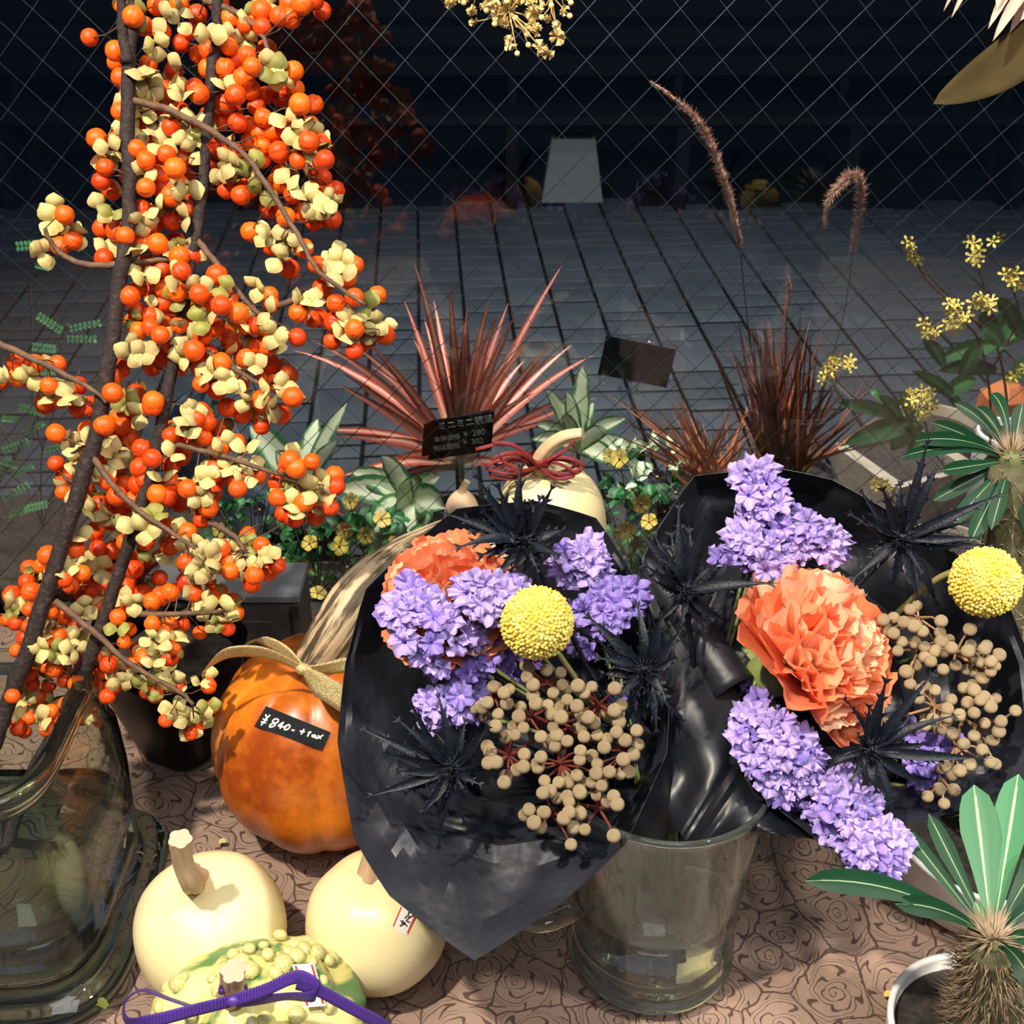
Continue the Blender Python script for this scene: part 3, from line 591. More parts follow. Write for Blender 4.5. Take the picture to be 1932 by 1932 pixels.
def berry_mesh(seed):
    random.seed(seed); ph = U(0, PI)
    def fn(d, a, th):
        q = 1 - 0.11 * math.exp(-((math.sin(1.5 * (a - ph))) / 0.13) ** 2) * math.sin(th) ** 0.3
        q *= 1 + 0.03 * noise.noise(d * 2 + Vector((seed, 0, 0)))
        return q
    mb = MB(); mb.sphere((0, 0, 0), 1, 36, 14, (1, 1, 0.97), fn); return mb.mesh('berry', M['berry'])
BERRY = [berry_mesh(i) for i in range(4)]
def husk_mesh(seed, m):
    random.seed(seed); mb = MB()
    np_ = 2 + seed % 2
    for k in range(np_):
        a = 2 * PI * k / np_ + U(-0.4, 0.4); el = U(0.0, 1.0)
        out = Vector((math.cos(a) * math.cos(el), math.sin(a) * math.cos(el), math.sin(el)))
        sd = Vector((-math.sin(a), math.cos(a), 0)); nr = out.cross(sd) * -1
        L = U(0.95, 1.25); rows = []
        for i in range(6):
            t = i / 5; ww = 0.60 * math.sin(PI * (0.05 + 0.92 * t)) ** 0.9
            rows.append([out * (L * t) + sd * (ww * u) + nr * (0.42 * ww * (u * u) - 0.24 * math.sin(PI * t) + 0.07 * math.sin(7 * t + u * 5 + seed) * t - (0.10 * math.sin(PI * t) if abs(u) < 0.1 else 0)) for u in (-1, -0.6, 0, 0.6, 1)])
        mb.ngrid(rows)
    return mb.mesh('husk', m)
HUSK = [husk_mesh(i + 10, M['husk']) for i in range(4)]
HUSKG = [husk_mesh(i + 20, M['husk_green']) for i in range(3)]

# branch skeletons: pixel polylines, (px, py, radius mm, dy)
BR = {}
BR['left'] = dict(
    label='thick speckled bittersweet branch leaning from the jar to top left, orange berries', cat='branch',
    stems=[([(258,-60),(248,60),(240,190),(243,400),(222,560),(205,690),(172,850),(112,1040),(62,1200),(8,1345),(-20,1420)], 0.0066, -0.046),
           ([(228,-30),(232,60),(240,120)], 0.0045, -0.05)],
    twigs=[[(245,188),(330,212),(440,275),(490,330),(560,440),(602,512),(690,575)],
           [(222,500),(160,500),(105,470),(85,430)], [(-10,645),(90,690),(172,735),(200,760)],
           [(165,845),(220,925),(300,990),(370,1035)], [(105,1135),(175,1190),(240,1250),(330,1300),(365,1330)]])
BR['right'] = dict(
    label='bittersweet branch with a dark slim stem right of the thickest one, orange berries', cat='branch',
    stems=[([(412,-40),(408,60),(397,150),(385,330),(365,470),(343,600),(312,760),(285,895),(250,1000),(215,1110),(170,1240),(110,1370),(40,1500)], 0.0054, -0.030)],
    twigs=[[(385,0),(440,20),(490,60),(512,115)], [(370,450),(410,500),(475,580),(520,610)], [(560,190),(575,260),(580,330)],
           [(325,640),(380,660),(430,690),(500,730)], [(300,838),(360,845),(450,870),(530,896)], [(240,1158),(330,1158),(430,1152)],
           [(395,985),(440,1010),(460,1040)], [(500,590),(580,560),(640,590),(690,620)], [(365,480),(300,490),(225,500)]])
BR['mid'] = dict(
    label='lower bittersweet branch crossing behind the other two just above the jar mouth', cat='branch',
    stems=[([(238,720),(240,860),(235,980),(200,1100),(165,1260),(130,1360),(70,1480),(20,1560)], 0.005, 0.03)],
    twigs=[[(190,1170),(120,1120),(60,1090)], [(150,1300),(90,1320),(40,1340)], [(200,1140),(250,1100),(300,1060)], [(235,950),(180,930),(120,900)]])
def seg_d(p, a, b):
    ab = b - a; t = max(0, min(1, (p - a).dot(ab) / max(1e-9, ab.length_squared))); return (p - a - ab * t).length
pts = [((x / Z1, y / Z1), 'b') for x, y in berries1] + [((x / Z1, y / Z1 + 700), 'b') for x, y in berries2]
hp = [((x / Z1, y / Z1), 'h') for x, y in husks1] + [((x / Z1, y / Z1 + 700), 'h') for x, y in husks2]
own = {k: [] for k in BR}
for (p, kind) in pts + hp:
    v = Vector(p); best = None
    for k, b in BR.items():
        for pl in [s[0] for s in b['stems']] + b['twigs']:
            for i in range(len(pl) - 1):
                d = seg_d(v, Vector(pl[i]), Vector(pl[i + 1])) * (1.15 if k == 'mid' else 1)
                if best is None or d < best[0]: best = (d, k)
    own[best[1]].append((p, kind, best[0]))
random.seed(11)
for key, b in BR.items():
    s0 = b['stems'][0]; base = BP(*s0[0][-1], s0[2])
    T = TB('bittersweet_branch', b['label'], b['cat'], base, 'bittersweet branches in the square glass jar')
    stemmesh = MB(); allpts = []
    for (pl, r, dy) in b['stems']:
        P = cr([BP(x, y, dy) for x, y in pl], 6); n = len(P)
        if pl is s0[0]:
            e = P[-1]; P += [e.lerp(Vector((-0.43 + 0.02 * dy * 10, 0.70, 0.045)), 0.5), Vector((-0.43 + dy, 0.70 + dy, 0.045))]
        P = [p + rv(0.0008) for p in P]
        stemmesh.tube(P, [r * (0.75 + 0.35 * i / len(P)) * U(0.94, 1.06) for i in range(len(P))], 10); allpts += P
    T.part('stem', stemmesh, M['bark'])
    for pl in b['twigs']:
        dy0 = b['stems'][0][2]
        P = cr([BP(x, y, dy0 - (0.004 if key != 'mid' else 0.012) * i) for i, (x, y) in enumerate(pl)], 5)
        P = [p + rv(0.0006) for p in P]
        mb = MB(); mb.tube(P, [0.0030 - 0.0015 * i / len(P) for i in range(len(P))], 7); T.part('twig', mb, M['twig']); allpts += P
    pet = MB()
    for (p, kind, dist) in own[key]:
        front = -0.046 if key != 'mid' else 0.0
        low = p[1] > 1150
        if kind == 'b':
            rr = (19.0 if not low else 16.0) * U(0.86, 1.08); dy = front * (0.3 + 0.8 * R()) - (0.0) + U(-0.01, 0.03)
            P = BP(p[0], p[1], dy); rr = rr / F_PX * 0.97
            T.inst('berry', random.choice(BERRY), P, quat_z(rv() + Vector((0, -0.3, 0.6)), U(0, 6)), rr)
            near = min(allpts, key=lambda q: (q - P).length_squared)
            if (near - P).length < 0.06: pet.tube([P, P.lerp(near, 0.5) + rv(0.003), near], 0.0006, 4, False)
            if R() < 0.28:
                hq = P + Vector((U(-1, 1) * 0.4, U(0.4, 1.1), U(-0.1, 1.0))) * rr
                T.inst('husk', random.choice(HUSK if R() < 0.72 else HUSKG), hq, quat_z(rv() + Vector((0, -0.5, 0.5)), U(0, 6)), U(0.0095, 0.0125))
        else:
            P = BP(p[0], p[1], front * 0.6 + U(-0.02, 0.008))
            d = (CAM - P).normalized() * 0.8 + rv(0.7) + Vector((0, 0, 0.2))
            T.inst('husk', random.choice(HUSK if R() < 0.88 else HUSKG), P, quat_z(d, U(0, 6)), U(0.0108, 0.0138) * (0.85 if low else 1))
    if pet.v: T.part('berry_stalks', pet, M['twig'])['kind'] = 'stuff'

# ================================================================ GLASS JAR (left)
def rsq(a, h, rc):
    """radius of a rounded square of half size h"""
    n = 2.0 + 6.0 * (1 - rc); c, s = abs(math.cos(a)), abs(math.sin(a))
    return h / ((c ** n + s ** n) ** (1 / n))
JC = Vector((-0.435, 0.705, 0.0))
T = TB('square_glass_jar', 'thick square glass jar with rounded corners holding the berry branches', 'jar', JC)
mb = MB()
prof = [(0.001, 0.0012), (0.100, 0.0012), (0.118, 0.003), (0.121, 0.010), (0.119, 0.017), (0.108, 0.021), (0.100, 0.030), (0.101, 0.06), (0.104, 0.12), (0.103, 0.165), (0.094, 0.195), (0.088, 0.203), (0.087, 0.209), (0.093, 0.214), (0.095, 0.221), (0.092, 0.227), (0.085, 0.229), (0.080, 0.226), (0.078, 0.219), (0.080, 0.203), (0.090, 0.190), (0.0965, 0.165), (0.0975, 0.12), (0.094, 0.06), (0.090, 0.032), (0.075, 0.024), (0.001, 0.022)]
mb.lathe(JC, prof, 96, lambda a, r, z: rsq(a, r, 0.62)); T.part('glass_body', mb, M['jar'])
mb = MB()
prof = [(0.001, 0.0225), (0.0752, 0.0245), (0.0905, 0.0325), (0.0945, 0.06), (0.0968, 0.085), (0.001, 0.085)]
mb.lathe(JC, prof, 64, lambda a, r, z: rsq(a, r, 0.62)); T.part('water', mb, M['water'])

# black glazed square pot behind the jar
c = Vector((-0.338, 0.925, 0))
T = TB('black_pot', 'glossy black tapered pot standing behind the square glass jar', 'pot', c)
mb = MB(); prof = [(0.001, 0.0005), (0.033, 0.0005), (0.038, 0.006), (0.060, 0.10), (0.066, 0.125), (0.068, 0.131), (0.062, 0.131), (0.058, 0.12), (0.04, 0.05), (0.001, 0.045)]
mb.lathe(c, prof, 48, lambda a, r, z: rsq(a + 0.5, r, 0.75)); T.part('body', mb, M['blackgloss'])
mb = MB(); mb.lathe(c, [(0.001, 0.112), (0.030, 0.114), (0.0555, 0.113)], 32, lambda a, r, z: rsq(a + 0.5, r, 0.75)); T.part('soil', mb, M['soil'])

# weathered box
c = Vector((-0.30, 1.04, 0))
T = TB('weathered_box', 'dark weathered wooden box with a slate top behind the orange pumpkin', 'box', c)
mb = MB(); mb.box(c + Vector((0, 0, 0.060)), (0.078, 0.030, 0.060)); o = T.part('body', mb, M['worn'], False); bevel(o, 0.002)
mb = MB(); mb.box(c + Vector((0, 0, 0.125)), (0.079, 0.032, 0.005)); o = T.part('slate_lid', mb, M['bluegray'], False); bevel(o, 0.002)
for k in (-1, 1):
    mb = MB(); mb.box(c + Vector((k * 0.074, -0.032, 0.06)), (0.004, 0.002, 0.059)); o = T.part('corner_strip', mb, M['darkwood'], False); bevel(o, 0.001)
mb = MB(); mb.box(c + Vector((0.032, -0.0315, 0.065)), (0.016, 0.0015, 0.032)); o = T.part('peeled_patch', mb, M['worn'], False)

# ================================================================ PUMPKINS
def pumpkin(T, c, r, h, lobes, depth, m, top=0.12, sharp=1.0, n=96, seed=0, lump=0.02, name='body'):
    mb = MB(); rows = []
    c = Vector(c)
    for i in range(33):
        th = PI * i / 32; row = []
        for k in range(n):
            a = 2 * PI * k / n
            gv = abs(math.sin(a * lobes / 2 + seed)) ** sharp if lobes else 1
            rr = r * math.sin(th) ** 0.92 * (1 - depth * (1 - gv) * math.sin(th) ** 0.5)
            z = h * math.cos(th)
            z -= h * top * math.exp(-(math.sin(th) / 0.30) ** 2) * (1 if th < PI / 2 else -1)
            z -= depth * h * (1 - gv) * math.cos(th) * 0.6
            d = Vector((math.cos(a) * math.sin(th), math.sin(a) * math.sin(th), math.cos(th)))
            q = 1 + lump * noise.noise(d * 1.7 + Vector((seed * 3.1, 0, 0)))
            row.append(c + Vector((rr * math.cos(a) * q, rr * math.sin(a) * q, z * q)))
        rows.append(row)
    mb.ngrid(rows, closed=True); return T.part(name, mb, m)
def stem_part(T, pts, rad, m, ribs=5, depth=0.22, name='stem', cutmat=None):
    P = cr(pts, 6); n = 30; vs = []; rows = []; ref = None
    for i, p in enumerate(P):
        t = (P[min(i + 1, len(P) - 1)] - P[max(i - 1, 0)]).normalized()
        if ref is None: ref = t.orthogonal().normalized()
        ref = (ref - t * ref.dot(t)).normalized(); b = t.cross(ref)
        f = i / (len(P) - 1) * (len(rad) - 1); j = min(int(f), len(rad) - 2); rr = rad[j] * (1 - f + j) + rad[j + 1] * (f - j)
        rows.append([p + (ref * math.cos(2 * PI * k / n) + b * math.sin(2 * PI * k / n)) * rr * (1 - depth + depth * abs(math.cos(2 * PI * k / n * ribs / 2 + i * 0.05))) for k in range(n)])
    mb = MB(); mb.ngrid(rows, closed=True); o = T.part(name, mb, m)
    end = P[-1]; mb = MB(); row = rows[-1]
    mb.add([end + (P[-1] - P[-2]).normalized() * 0.0006] + [end + (q - end) * 0.98 for q in row], [(0, i + 1, (i + 1) % n + 1) for i in range(n)])
    T.part('cut_end', mb, cutmat or M['cut'], parent=o) if False else None
    mb2 = MB(); mb2.add([end + (P[-1] - P[-2]).normalized() * 0.0008] + [end + (q - end) * 0.99 for q in row], [(0, i + 1, (i + 1) % n + 1) for i in range(n)])
    T.part('cut_end', mb2, cutmat or M['cut'], parent=o)
    return o

def ribbon(mb, pts, wd, nrms, sub=8, pinch=None):
    """flat ribbon along pts; nrms gives the width direction at each point"""
    P = cr(pts, sub); W = cr(nrms, sub); rows = []
    for i, p in enumerate(P):
        t = i / (len(P) - 1); ww = wd * (pinch(t) if pinch else 1); d = W[i].normalized()
        rows.append([p + d * (ww * u / 2) + Vector((0, 0, 0.0)) for u in (-1, -0.5, 0, 0.5, 1)])
    mb.ngrid(rows)

# -- orange pumpkin
PC = WD(605, 1392, 1.095); PC.z = 0.098
T = TB('orange_pumpkin', 'large mottled orange pumpkin with a gold bow and a handwritten price', 'pumpkin', (PC.x, PC.y, 0))
pumpkin(T, PC, 0.100, 0.098, 10, 0.05, M['pumpkin'], 0.10, 0.55, 120, 1)
st = PC + Vector((0.0, 0.0, 0.083))
stem_part(T, [st, WD(640, 1190, 1.04), WD(690, 1120, 1.05), WD(760, 1060, 1.08), WD(850, 1010, 1.12)], [0.020, 0.024, 0.026, 0.025, 0.022, 0.018], M['bigstem'], 5, 0.12)
# gold bow
knot = WD(572, 1262, 0.985)
mb = MB(); mb.sphere(knot, 0.0055, 12, 8, (1.2, 0.9, 1)); T.part('bow_knot', mb, M['gold'])
def V_(*a): return Vector(a)
mb = MB(); ribbon(mb, [knot, WD(500, 1232, 0.97), WD(430, 1232, 0.965), WD(388, 1262, 0.975), WD(386, 1275, 0.985)], 0.0165, [V_(0,-0.2,1), V_(0,-0.3,1), V_(0.1,-0.4,1), V_(0.4,-0.5,0.8), V_(0.4,-0.5,0.8)], pinch=lambda t: 0.5 + 0.5 * min(1, t * 4))
o = T.part('ribbon_loop', mb, M['gold']); solidify(o, 0.0004)
mb = MB(); ribbon(mb, [knot, WD(530, 1225, 0.99), WD(490, 1205, 1.00), WD(470, 1215, 1.01)], 0.016, [V_(0.4,-0.2,1), V_(0.6,-0.3,1), V_(0.8,-0.4,0.6), V_(0.8,-0.4,0.6)], pinch=lambda t: 0.5 + 0.5 * min(1, t * 4))
o = T.part('ribbon_loop', mb, M['gold']); solidify(o, 0.0004)
mb = MB(); ribbon(mb, [knot, WD(600, 1290, 0.972), WD(640, 1315, 0.968), WD(690, 1350, 0.97)], 0.021, [V_(0.4,0.2,1), V_(0.5,0.2,1), V_(0.5,0.3,1), V_(0.5,0.3,1)], pinch=lambda t: 0.35 + 0.65 * min(1, t * 3))
o = T.part('ribbon_tail', mb, M['gold']); solidify(o, 0.0004)
mb = MB(); ribbon(mb, [knot, WD(610, 1262, 0.99), WD(650, 1255, 0.99), WD(700, 1250, 0.99)], 0.014, [V_(0,-0.2,1), V_(0,-0.2,1), V_(0,0.2,1), V_(0,0.2,1)], pinch=lambda t: 0.4 + 0.6 * min(1, t * 3))
o = T.part('ribbon_loop', mb, M['gold']); solidify(o, 0.0004)
# price label conformed to the rind: project pixel points on the ellipsoid
def hit(px, py, c, r, h, off=0.0008):
    d = ray(px, py); o = CAM - Vector(c); S = Vector((1 / r, 1 / r, 1 / h))
    D = Vector((d.x * S.x, d.y * S.y, d.z * S.z)); O = Vector((o.x * S.x, o.y * S.y, o.z * S.z))
    A = D.dot(D); B = 2 * D.dot(O); Cc = O.dot(O) - 1; disc = B * B - 4 * A * Cc
    t = (-B - math.sqrt(max(0, disc))) / (2 * A); p = CAM + d * t
    n = (p - Vector(c)); n = Vector((n.x / r / r, n.y / r / r, n.z / h / h)).normalized()
    return p + n * off
def patch(corners, fn, nu=12, nv=5):
    A, B, C_, D = corners; rows = []
    for j in range(nv + 1):
        v = j / nv; row = []
        for i in range(nu + 1):
            u = i / nu
            x = (A[0] * (1 - u) + B[0] * u) * (1 - v) + (D[0] * (1 - u) + C_[0] * u) * v
            y = (A[1] * (1 - u) + B[1] * u) * (1 - v) + (D[1] * (1 - u) + C_[1] * u) * v
            row.append(fn(x, y))
        rows.append(row)
    mb = MB(); mb.ngrid(rows); return mb
OR, OH = 0.1, 0.098
for_tape = patch([(488,1328),(636,1386),(614,1425),(474,1366)], lambda x, y: hit(x, y, PC, OR, OH, 0.0022))
lab = T.part('price_label', patch([(505,1334),(623,1382),(606,1414),(483,1371)], lambda x, y: hit(x, y, PC, OR, OH, 0.0026)), M['label_black'], label='black card price label')
strokes = [[(300,365),(335,430),(400,370)],[(335,430),(250,540),(200,600)],[(240,460),(340,490)],[(200,525),(310,550)],
 [(520,600),(420,640),(385,620),(450,560),(570,530),(570,470),(500,465),(455,520),(530,590)],
 [(700,530),(590,600),(600,620),(700,640)],[(700,530),(650,600),(615,680)],[(740,600),(715,680),(750,700),(820,660),(830,600),(780,595),(730,650)],
 [(870,705),(940,715)],[(1050,725),(1165,750)],[(1150,680),(1080,805)],[(1230,760),(1310,755)],[(1290,730),(1215,850)],
 [(1400,820),(1330,820),(1330,850),(1390,860),(1410,820),(1400,880),(1440,880)],[(1450,820),(1520,900)],[(1575,815),(1440,890)]]
mb = MB()
for s in strokes:
    P = [hit(480 + x / 12.075, 1320 + y / 12.07, PC, OR, OH, 0.0032) for x, y in s]
    mb.tube(cr(P, 4), 0.00085, 6)
T.part('lettering', mb, M['ink_white'], parent=lab)
T.part('clear_tape', for_tape, M['tape'])

# -- two cream pumpkins
g = 'smooth cream pumpkins in front of the orange one'
A1 = WD(400, 1762, 0.975); A1.z = 0.056; rA = 0.0615
T = TB('cream_pumpkin', 'smooth cream pumpkin with a tall bare stem beside the glass jar', 'pumpkin', (A1.x, A1.y, 0), g)
pumpkin(T, A1, rA, 0.056, 6, 0.012, M['cream'], 0.10, 1.2, 80, 2, 0.03)
s0 = A1 + Vector((-0.008, 0.006, 0.049))
stem_part(T, [s0, WD(362, 1665, 0.905), WD(345, 1625, 0.885), WD(340, 1582, 0.868)], [0.0125, 0.0092, 0.0082, 0.0078, 0.009], M['tanstem'], 5, 0.2)
A2 = WD(712, 1752, 0.98); A2.z = 0.054; rB = 0.0585
T = TB('cream_pumpkin', 'cream pumpkin half hidden by black paper, with a red-lined price sticker', 'pumpkin', (A2.x, A2.y, 0), g)
pumpkin(T, A2, rB, 0.056, 6, 0.02, M['cream'], 0.08, 1.2, 80, 5, 0.03)
s0 = A2 + Vector((-0.002, 0.006, 0.047))
stem_part(T, [s0, s0 + Vector((0.002, 0.006, 0.014)), s0 + Vector((0.006, 0.012, 0.03)), s0 + Vector((0.014, 0.018, 0.042))], [0.013, 0.0095, 0.008, 0.008], M['tanstem'], 5, 0.22)
hitB = lambda off: (lambda x, y: hit(x, y, A2, rB, 0.056, off))
lab = T.part('price_sticker', patch([(758,1704),(785,1722),(767,1766),(740,1748)], hitB(0.0012), 4, 6), M['label_white'], label='small white sticker with two red lines')
mb = patch([(755,1711),(757,1712),(742,1748),(740,1747)], hitB(0.0016), 1, 5); T.part('red_line', mb, M['ink_red'], parent=lab)
mb = patch([(781,1725),(783.5,1726),(768,1761),(765.5,1760)], hitB(0.0016), 1, 5); T.part('red_line', mb, M['ink_red'], parent=lab)
yen = [[(753,1747),(761,1742)],[(757,1739),(766,1747)],[(754,1737),(763,1742)],[(759,1737),(756,1742)],[(762,1733),(766,1728),(770,1731),(764,1738),(771,1740)],[(769,1722),(775,1721),(777,1728),(771,1731),(768,1726),(769,1722)],[(775,1712),(780,1711),(782,1717),(777,1720),(774,1716),(775,1712)]]
mb = MB()
for s in yen: mb.tube([hitB(0.0018)(x, y) for x, y in s], 0.00045, 5)
T.part('lettering', mb, M['ink_black'], parent=lab)

# -- warty gourd
GC = WD(478, 1893, 0.885); GC.z = 0.052
T = TB('warty_gourd', 'knobbly yellow and green gourd tied with a purple ribbon bow', 'gourd', (GC.x, GC.y, 0))
random.seed(3)
mb = MB(); rows = []
for i in range(41):
    th = PI * i / 40; row = []
    for k in range(90):
        a = 2 * PI * k / 90
        d = Vector((math.cos(a) * math.sin(th), math.sin(a) * math.sin(th), math.cos(th)))
        q = 1 + 0.10 * noise.noise(d * 2.2) + 0.05 * noise.noise(d * 6 + Vector((4, 1, 0)))
        q += 0.07 * max(0, math.cos(5 * a + 0.6)) * math.sin(th)
        row.append(GC + Vector((d.x * 0.078 * q, d.y * 0.068 * q, d.z * 0.050 * q)))
    rows.append(row)
mb.ngrid(rows, closed=True); T.part('body', mb, M['gourd'])
wmesh = []
for s in range(3):
    m_ = MB(); m_.sphere((0, 0, 0), 1, 12, 8, (1, U(0.8, 1.1), 0.75), lambda d, a, th: 1 + 0.12 * noise.noise(d * 2 + Vector((s, 0, 0)))); wmesh.append(m_.mesh('wart', M['gourd']))
for (x, y, s) in [(470,1790,9),(497,1783,7),(455,1812,12),(528,1764,10),(545,1795,9),(560,1803,13),(575,1790,12),(600,1797,14),(622,1812,9),(535,1818,15),(520,1835,10),(335,1855,14),(315,1862,9),(345,1845,8),(410,1870,9),(470,1830,14),(440,1800,9),(630,1808,10),(590,1815,8),(505,1800,10),(300,1900,10),(620,1900,10),(560,1915,12),(360,1920,9),(500,1920,9),(400,1845,7),(610,1850,8)]:
    p = hit(x, y, GC, 0.078, 0.053, 0.000)
    T.inst('wart', random.choice(wmesh), p, quat_z(p - GC, U(0, 6)), s / F_PX * 1.3)
s0 = WD(438, 1850, 0.835)
stem_part(T, [WD(440, 1875, 0.85), WD(438, 1856, 0.835), WD(440, 1832, 0.822)], [0.012, 0.0085, 0.0095], M['tanstem'], 5, 0.25, cutmat=M['cut'])
k0 = WD(440, 1888, 0.822)
mb = MB(); mb.sphere(k0, 0.0042, 10, 7, (1.3, 1, 1)); T.part('bow_knot', mb, M['purple'])
mb = MB(); ribbon(mb, [k0, WD(370, 1905, 0.812), WD(290, 1925, 0.805), WD(240, 1925, 0.80), WD(237, 1890, 0.80), WD(270, 1868, 0.81), WD(320, 1885, 0.82), WD(370, 1902, 0.822)], 0.0092,
    [V_(0,0.3,1), V_(0,0.4,1), V_(0.1,0.5,1), V_(0.5,-0.2,0.9), V_(0.3,-0.7,0.6), V_(0,-0.8,0.7), V_(0,-0.7,0.7), V_(0,-0.7,0.7)], 10)
o = T.part('ribbon_loop', mb, M['purple']); solidify(o, 0.0005)
mb = MB(); ribbon(mb, [k0, WD(500, 1868, 0.812), WD(560, 1843, 0.805), WD(596, 1862, 0.80), WD(590, 1880, 0.80), WD(540, 1880, 0.81), WD(480, 1888, 0.818), WD(445, 1892, 0.822)], 0.0092,
    [V_(0,0.6,1), V_(0,0.6,1), V_(0,0.6,0.8), V_(0.4,0.4,0.5), V_(0,0.2,1), V_(0,-0.1,1), V_(0,0.1,1), V_(0,0.1,1)], 10)
o = T.part('ribbon_loop', mb, M['purple']); solidify(o, 0.0005)
mb = MB(); ribbon(mb, [WD(560, 1855, 0.803), WD(600, 1868, 0.80), WD(660, 1900, 0.805), WD(720, 1932, 0.82), WD(760, 1960, 0.84)], 0.0088, [V_(0.3,0.6,1)] * 5, 8)
o = T.part('ribbon_tail', mb, M['purple']); solidify(o, 0.0005)
mb = MB(); mb.tube([WD(418 + 22 * (1 - math.cos(t)), 1872 - 22 * math.sin(t), 0.826 + 0.02 * math.sin(t * 0.5)) for t in [i * PI / 8 for i in range(9)]], 0.0025, 8); T.part('ribbon_band', mb, M['purple'])
lab = T.part('price_sticker', patch([(549,1828),(589,1826),(610,1902),(571,1906)], lambda x, y: hit(x, y, GC, 0.080, 0.055, 0.0045), 4, 8), M['label_white'], label='white sticker with red lines')
for cc in ([(553,1831),(557,1831),(578,1902),(574,1903)], [(582,1829),(586,1829),(606,1898),(602,1899)]):
    T.part('red_line', patch(cc, lambda x, y: hit(x, y, GC, 0.080, 0.055, 0.0050), 1, 8), M['ink_red'], parent=lab)

# -- tall cream squash with raffia
B0 = WY(1037, 1000, 1.02); B0.z = 0
T = TB('tall_cream_squash', 'tall pale yellow squash with a curved stem and dark red raffia bow', 'squash', B0)
mb = MB(); top = WY(1030, 893, 1.02).z
prof = [(0.001, 0.001), (0.03, 0.0012), (0.055, 0.012), (0.068, 0.04), (0.070, 0.07), (0.066, 0.11), (0.060, 0.16), (0.0575, top - 0.07), (0.053, top - 0.035), (0.042, top - 0.012), (0.026, top), (0.012, top + 0.001), (0.001, top)]
P = cr([Vector((r, 0, z)) for r, z in prof], 4)
mb.lathe(B0, [(max(0.0005, p.x), p.z) for p in P], 64, lambda a, r, z: r * (1 + 0.012 * math.cos(5 * a))); T.part('body', mb, M['squash'])
tp = B0 + Vector((-0.006, 0, top))
stem_part(T, [tp - Vector((0, 0, 0.004)), WY(1017, 872, 1.015), WY(1035, 843, 1.01), WY(1065, 824, 1.005), WY(1100, 818, 1.0)], [0.0125, 0.0078, 0.0072, 0.007, 0.006], mat('pale_tan_stem', (0.62, 0.42, 0.22), 0.6, (0.74, 0.56, 0.34), 40), 5, 0.15)
random.seed(5)
rc = WY(1016, 880, 1.0)
mb = MB(); mb.lathe(rc - Vector((0, -0.012, 0.006)), [(0.0105, 0), (0.0125, 0.003), (0.0125, 0.009), (0.0105, 0.012)], 20); T.part('raffia_band', mb, M['raffia'])
for sd, tips in ((-1, [(925,880),(935,868),(930,893),(950,862)]), (1, [(1090,885),(1085,872),(1078,893),(1095,878)])):
    for (x, y) in tips:
        e = WY(x, y, 0.985 + U(-0.01, 0.01)); mid = rc.lerp(e, 0.5)
        loop = [rc, mid + Vector((0, -0.004, 0.009 + U(0, 0.004))), e + Vector((0, 0, 0.003)), e + Vector((sd * 0.002, 0, -0.003)), mid + Vector((0, -0.006, -0.006)), rc]
        mb = MB(); ribbon(mb, loop, 0.0035, [V_(0, 0.5, 1)] * 6, 5); o = T.part('raffia_loop', mb, M['raffia']); solidify(o, 0.0006)
for pl in ([(1010,872),(960,838),(897,848)], [(1030,870),(1065,850),(1082,835),(1078,870)], [(1005,866),(970,840),(930,835)]):
    mb = MB(); ribbon(mb, [WY(x, y, 0.99) for x, y in pl], 0.0035, [V_(0, 0.5, 1)] * len(pl), 6); o = T.part('raffia_tail', mb, M['raffia']); solidify(o, 0.0006)
# small beige gourd tip seen left of it
c = WY(872, 975, 1.06); c.z = 0
T = TB('beige_gourd', 'small beige pear-shaped gourd left of the red raffia squash', 'gourd', c)
tz = WY(868, 930, 1.06).z
mb = MB(); P = cr([Vector(p) for p in [(0.001, 0, 0.001), (0.035, 0, 0.004), (0.045, 0, 0.05), (0.035, 0, 0.11), (0.022, 0, tz - 0.05), (0.017, 0, tz - 0.015), (0.008, 0, tz), (0.001, 0, tz + 0.001)]], 4)
mb.lathe(c, [(max(0.0005, p.x), max(0.0006, p.z)) for p in P], 40); T.part('body', mb, mat('beige_skin', (0.66, 0.47, 0.28), 0.5, (0.74, 0.58, 0.38), 30))
stem_part(T, [c + Vector((0, 0, tz - 0.002)), c + Vector((0.002, 0, tz + 0.006)), c + Vector((0.006, 0, tz + 0.014))], [0.006, 0.004, 0.004], M['tanstem'], 5, 0.2)

# ================================================================ GLASS MUG
MC = WD(1226, 1796, 1.018); MC.z = 0
NECK = MC + Vector((0, 0, 0.225))
T = TB('glass_mug_vase', 'large clear glass mug with a side handle holding both bouquets', 'vase', MC)
mb = MB()
prof = [(0.0005, 0.0012), (0.058, 0.0012), (0.066, 0.004), (0.0695, 0.010), (0.0685, 0.016), (0.065, 0.020), (0.0655, 0.023), (0.0685, 0.027), (0.0665, 0.033), (0.067, 0.05), (0.070, 0.10), (0.0745, 0.16), (0.0795, 0.205), (0.0815, 0.210), (0.081, 0.214), (0.0785, 0.215), (0.0765, 0.211), (0.0745, 0.20), (0.0705, 0.16), (0.066, 0.10), (0.062, 0.05), (0.059, 0.034), (0.050, 0.028), (0.0005, 0.026)]
mb.lathe(MC, prof, 96); T.part('glass_body', mb, M['mugglass'])
mb = MB(); prof = [(0.0005, 0.0265), (0.050, 0.0285), (0.0592, 0.0345), (0.0622, 0.05), (0.0650, 0.085), (0.0005, 0.085)]
mb.lathe(MC, prof, 64); T.part('water', mb, M['water'])
mb = MB(); hx = MC.x
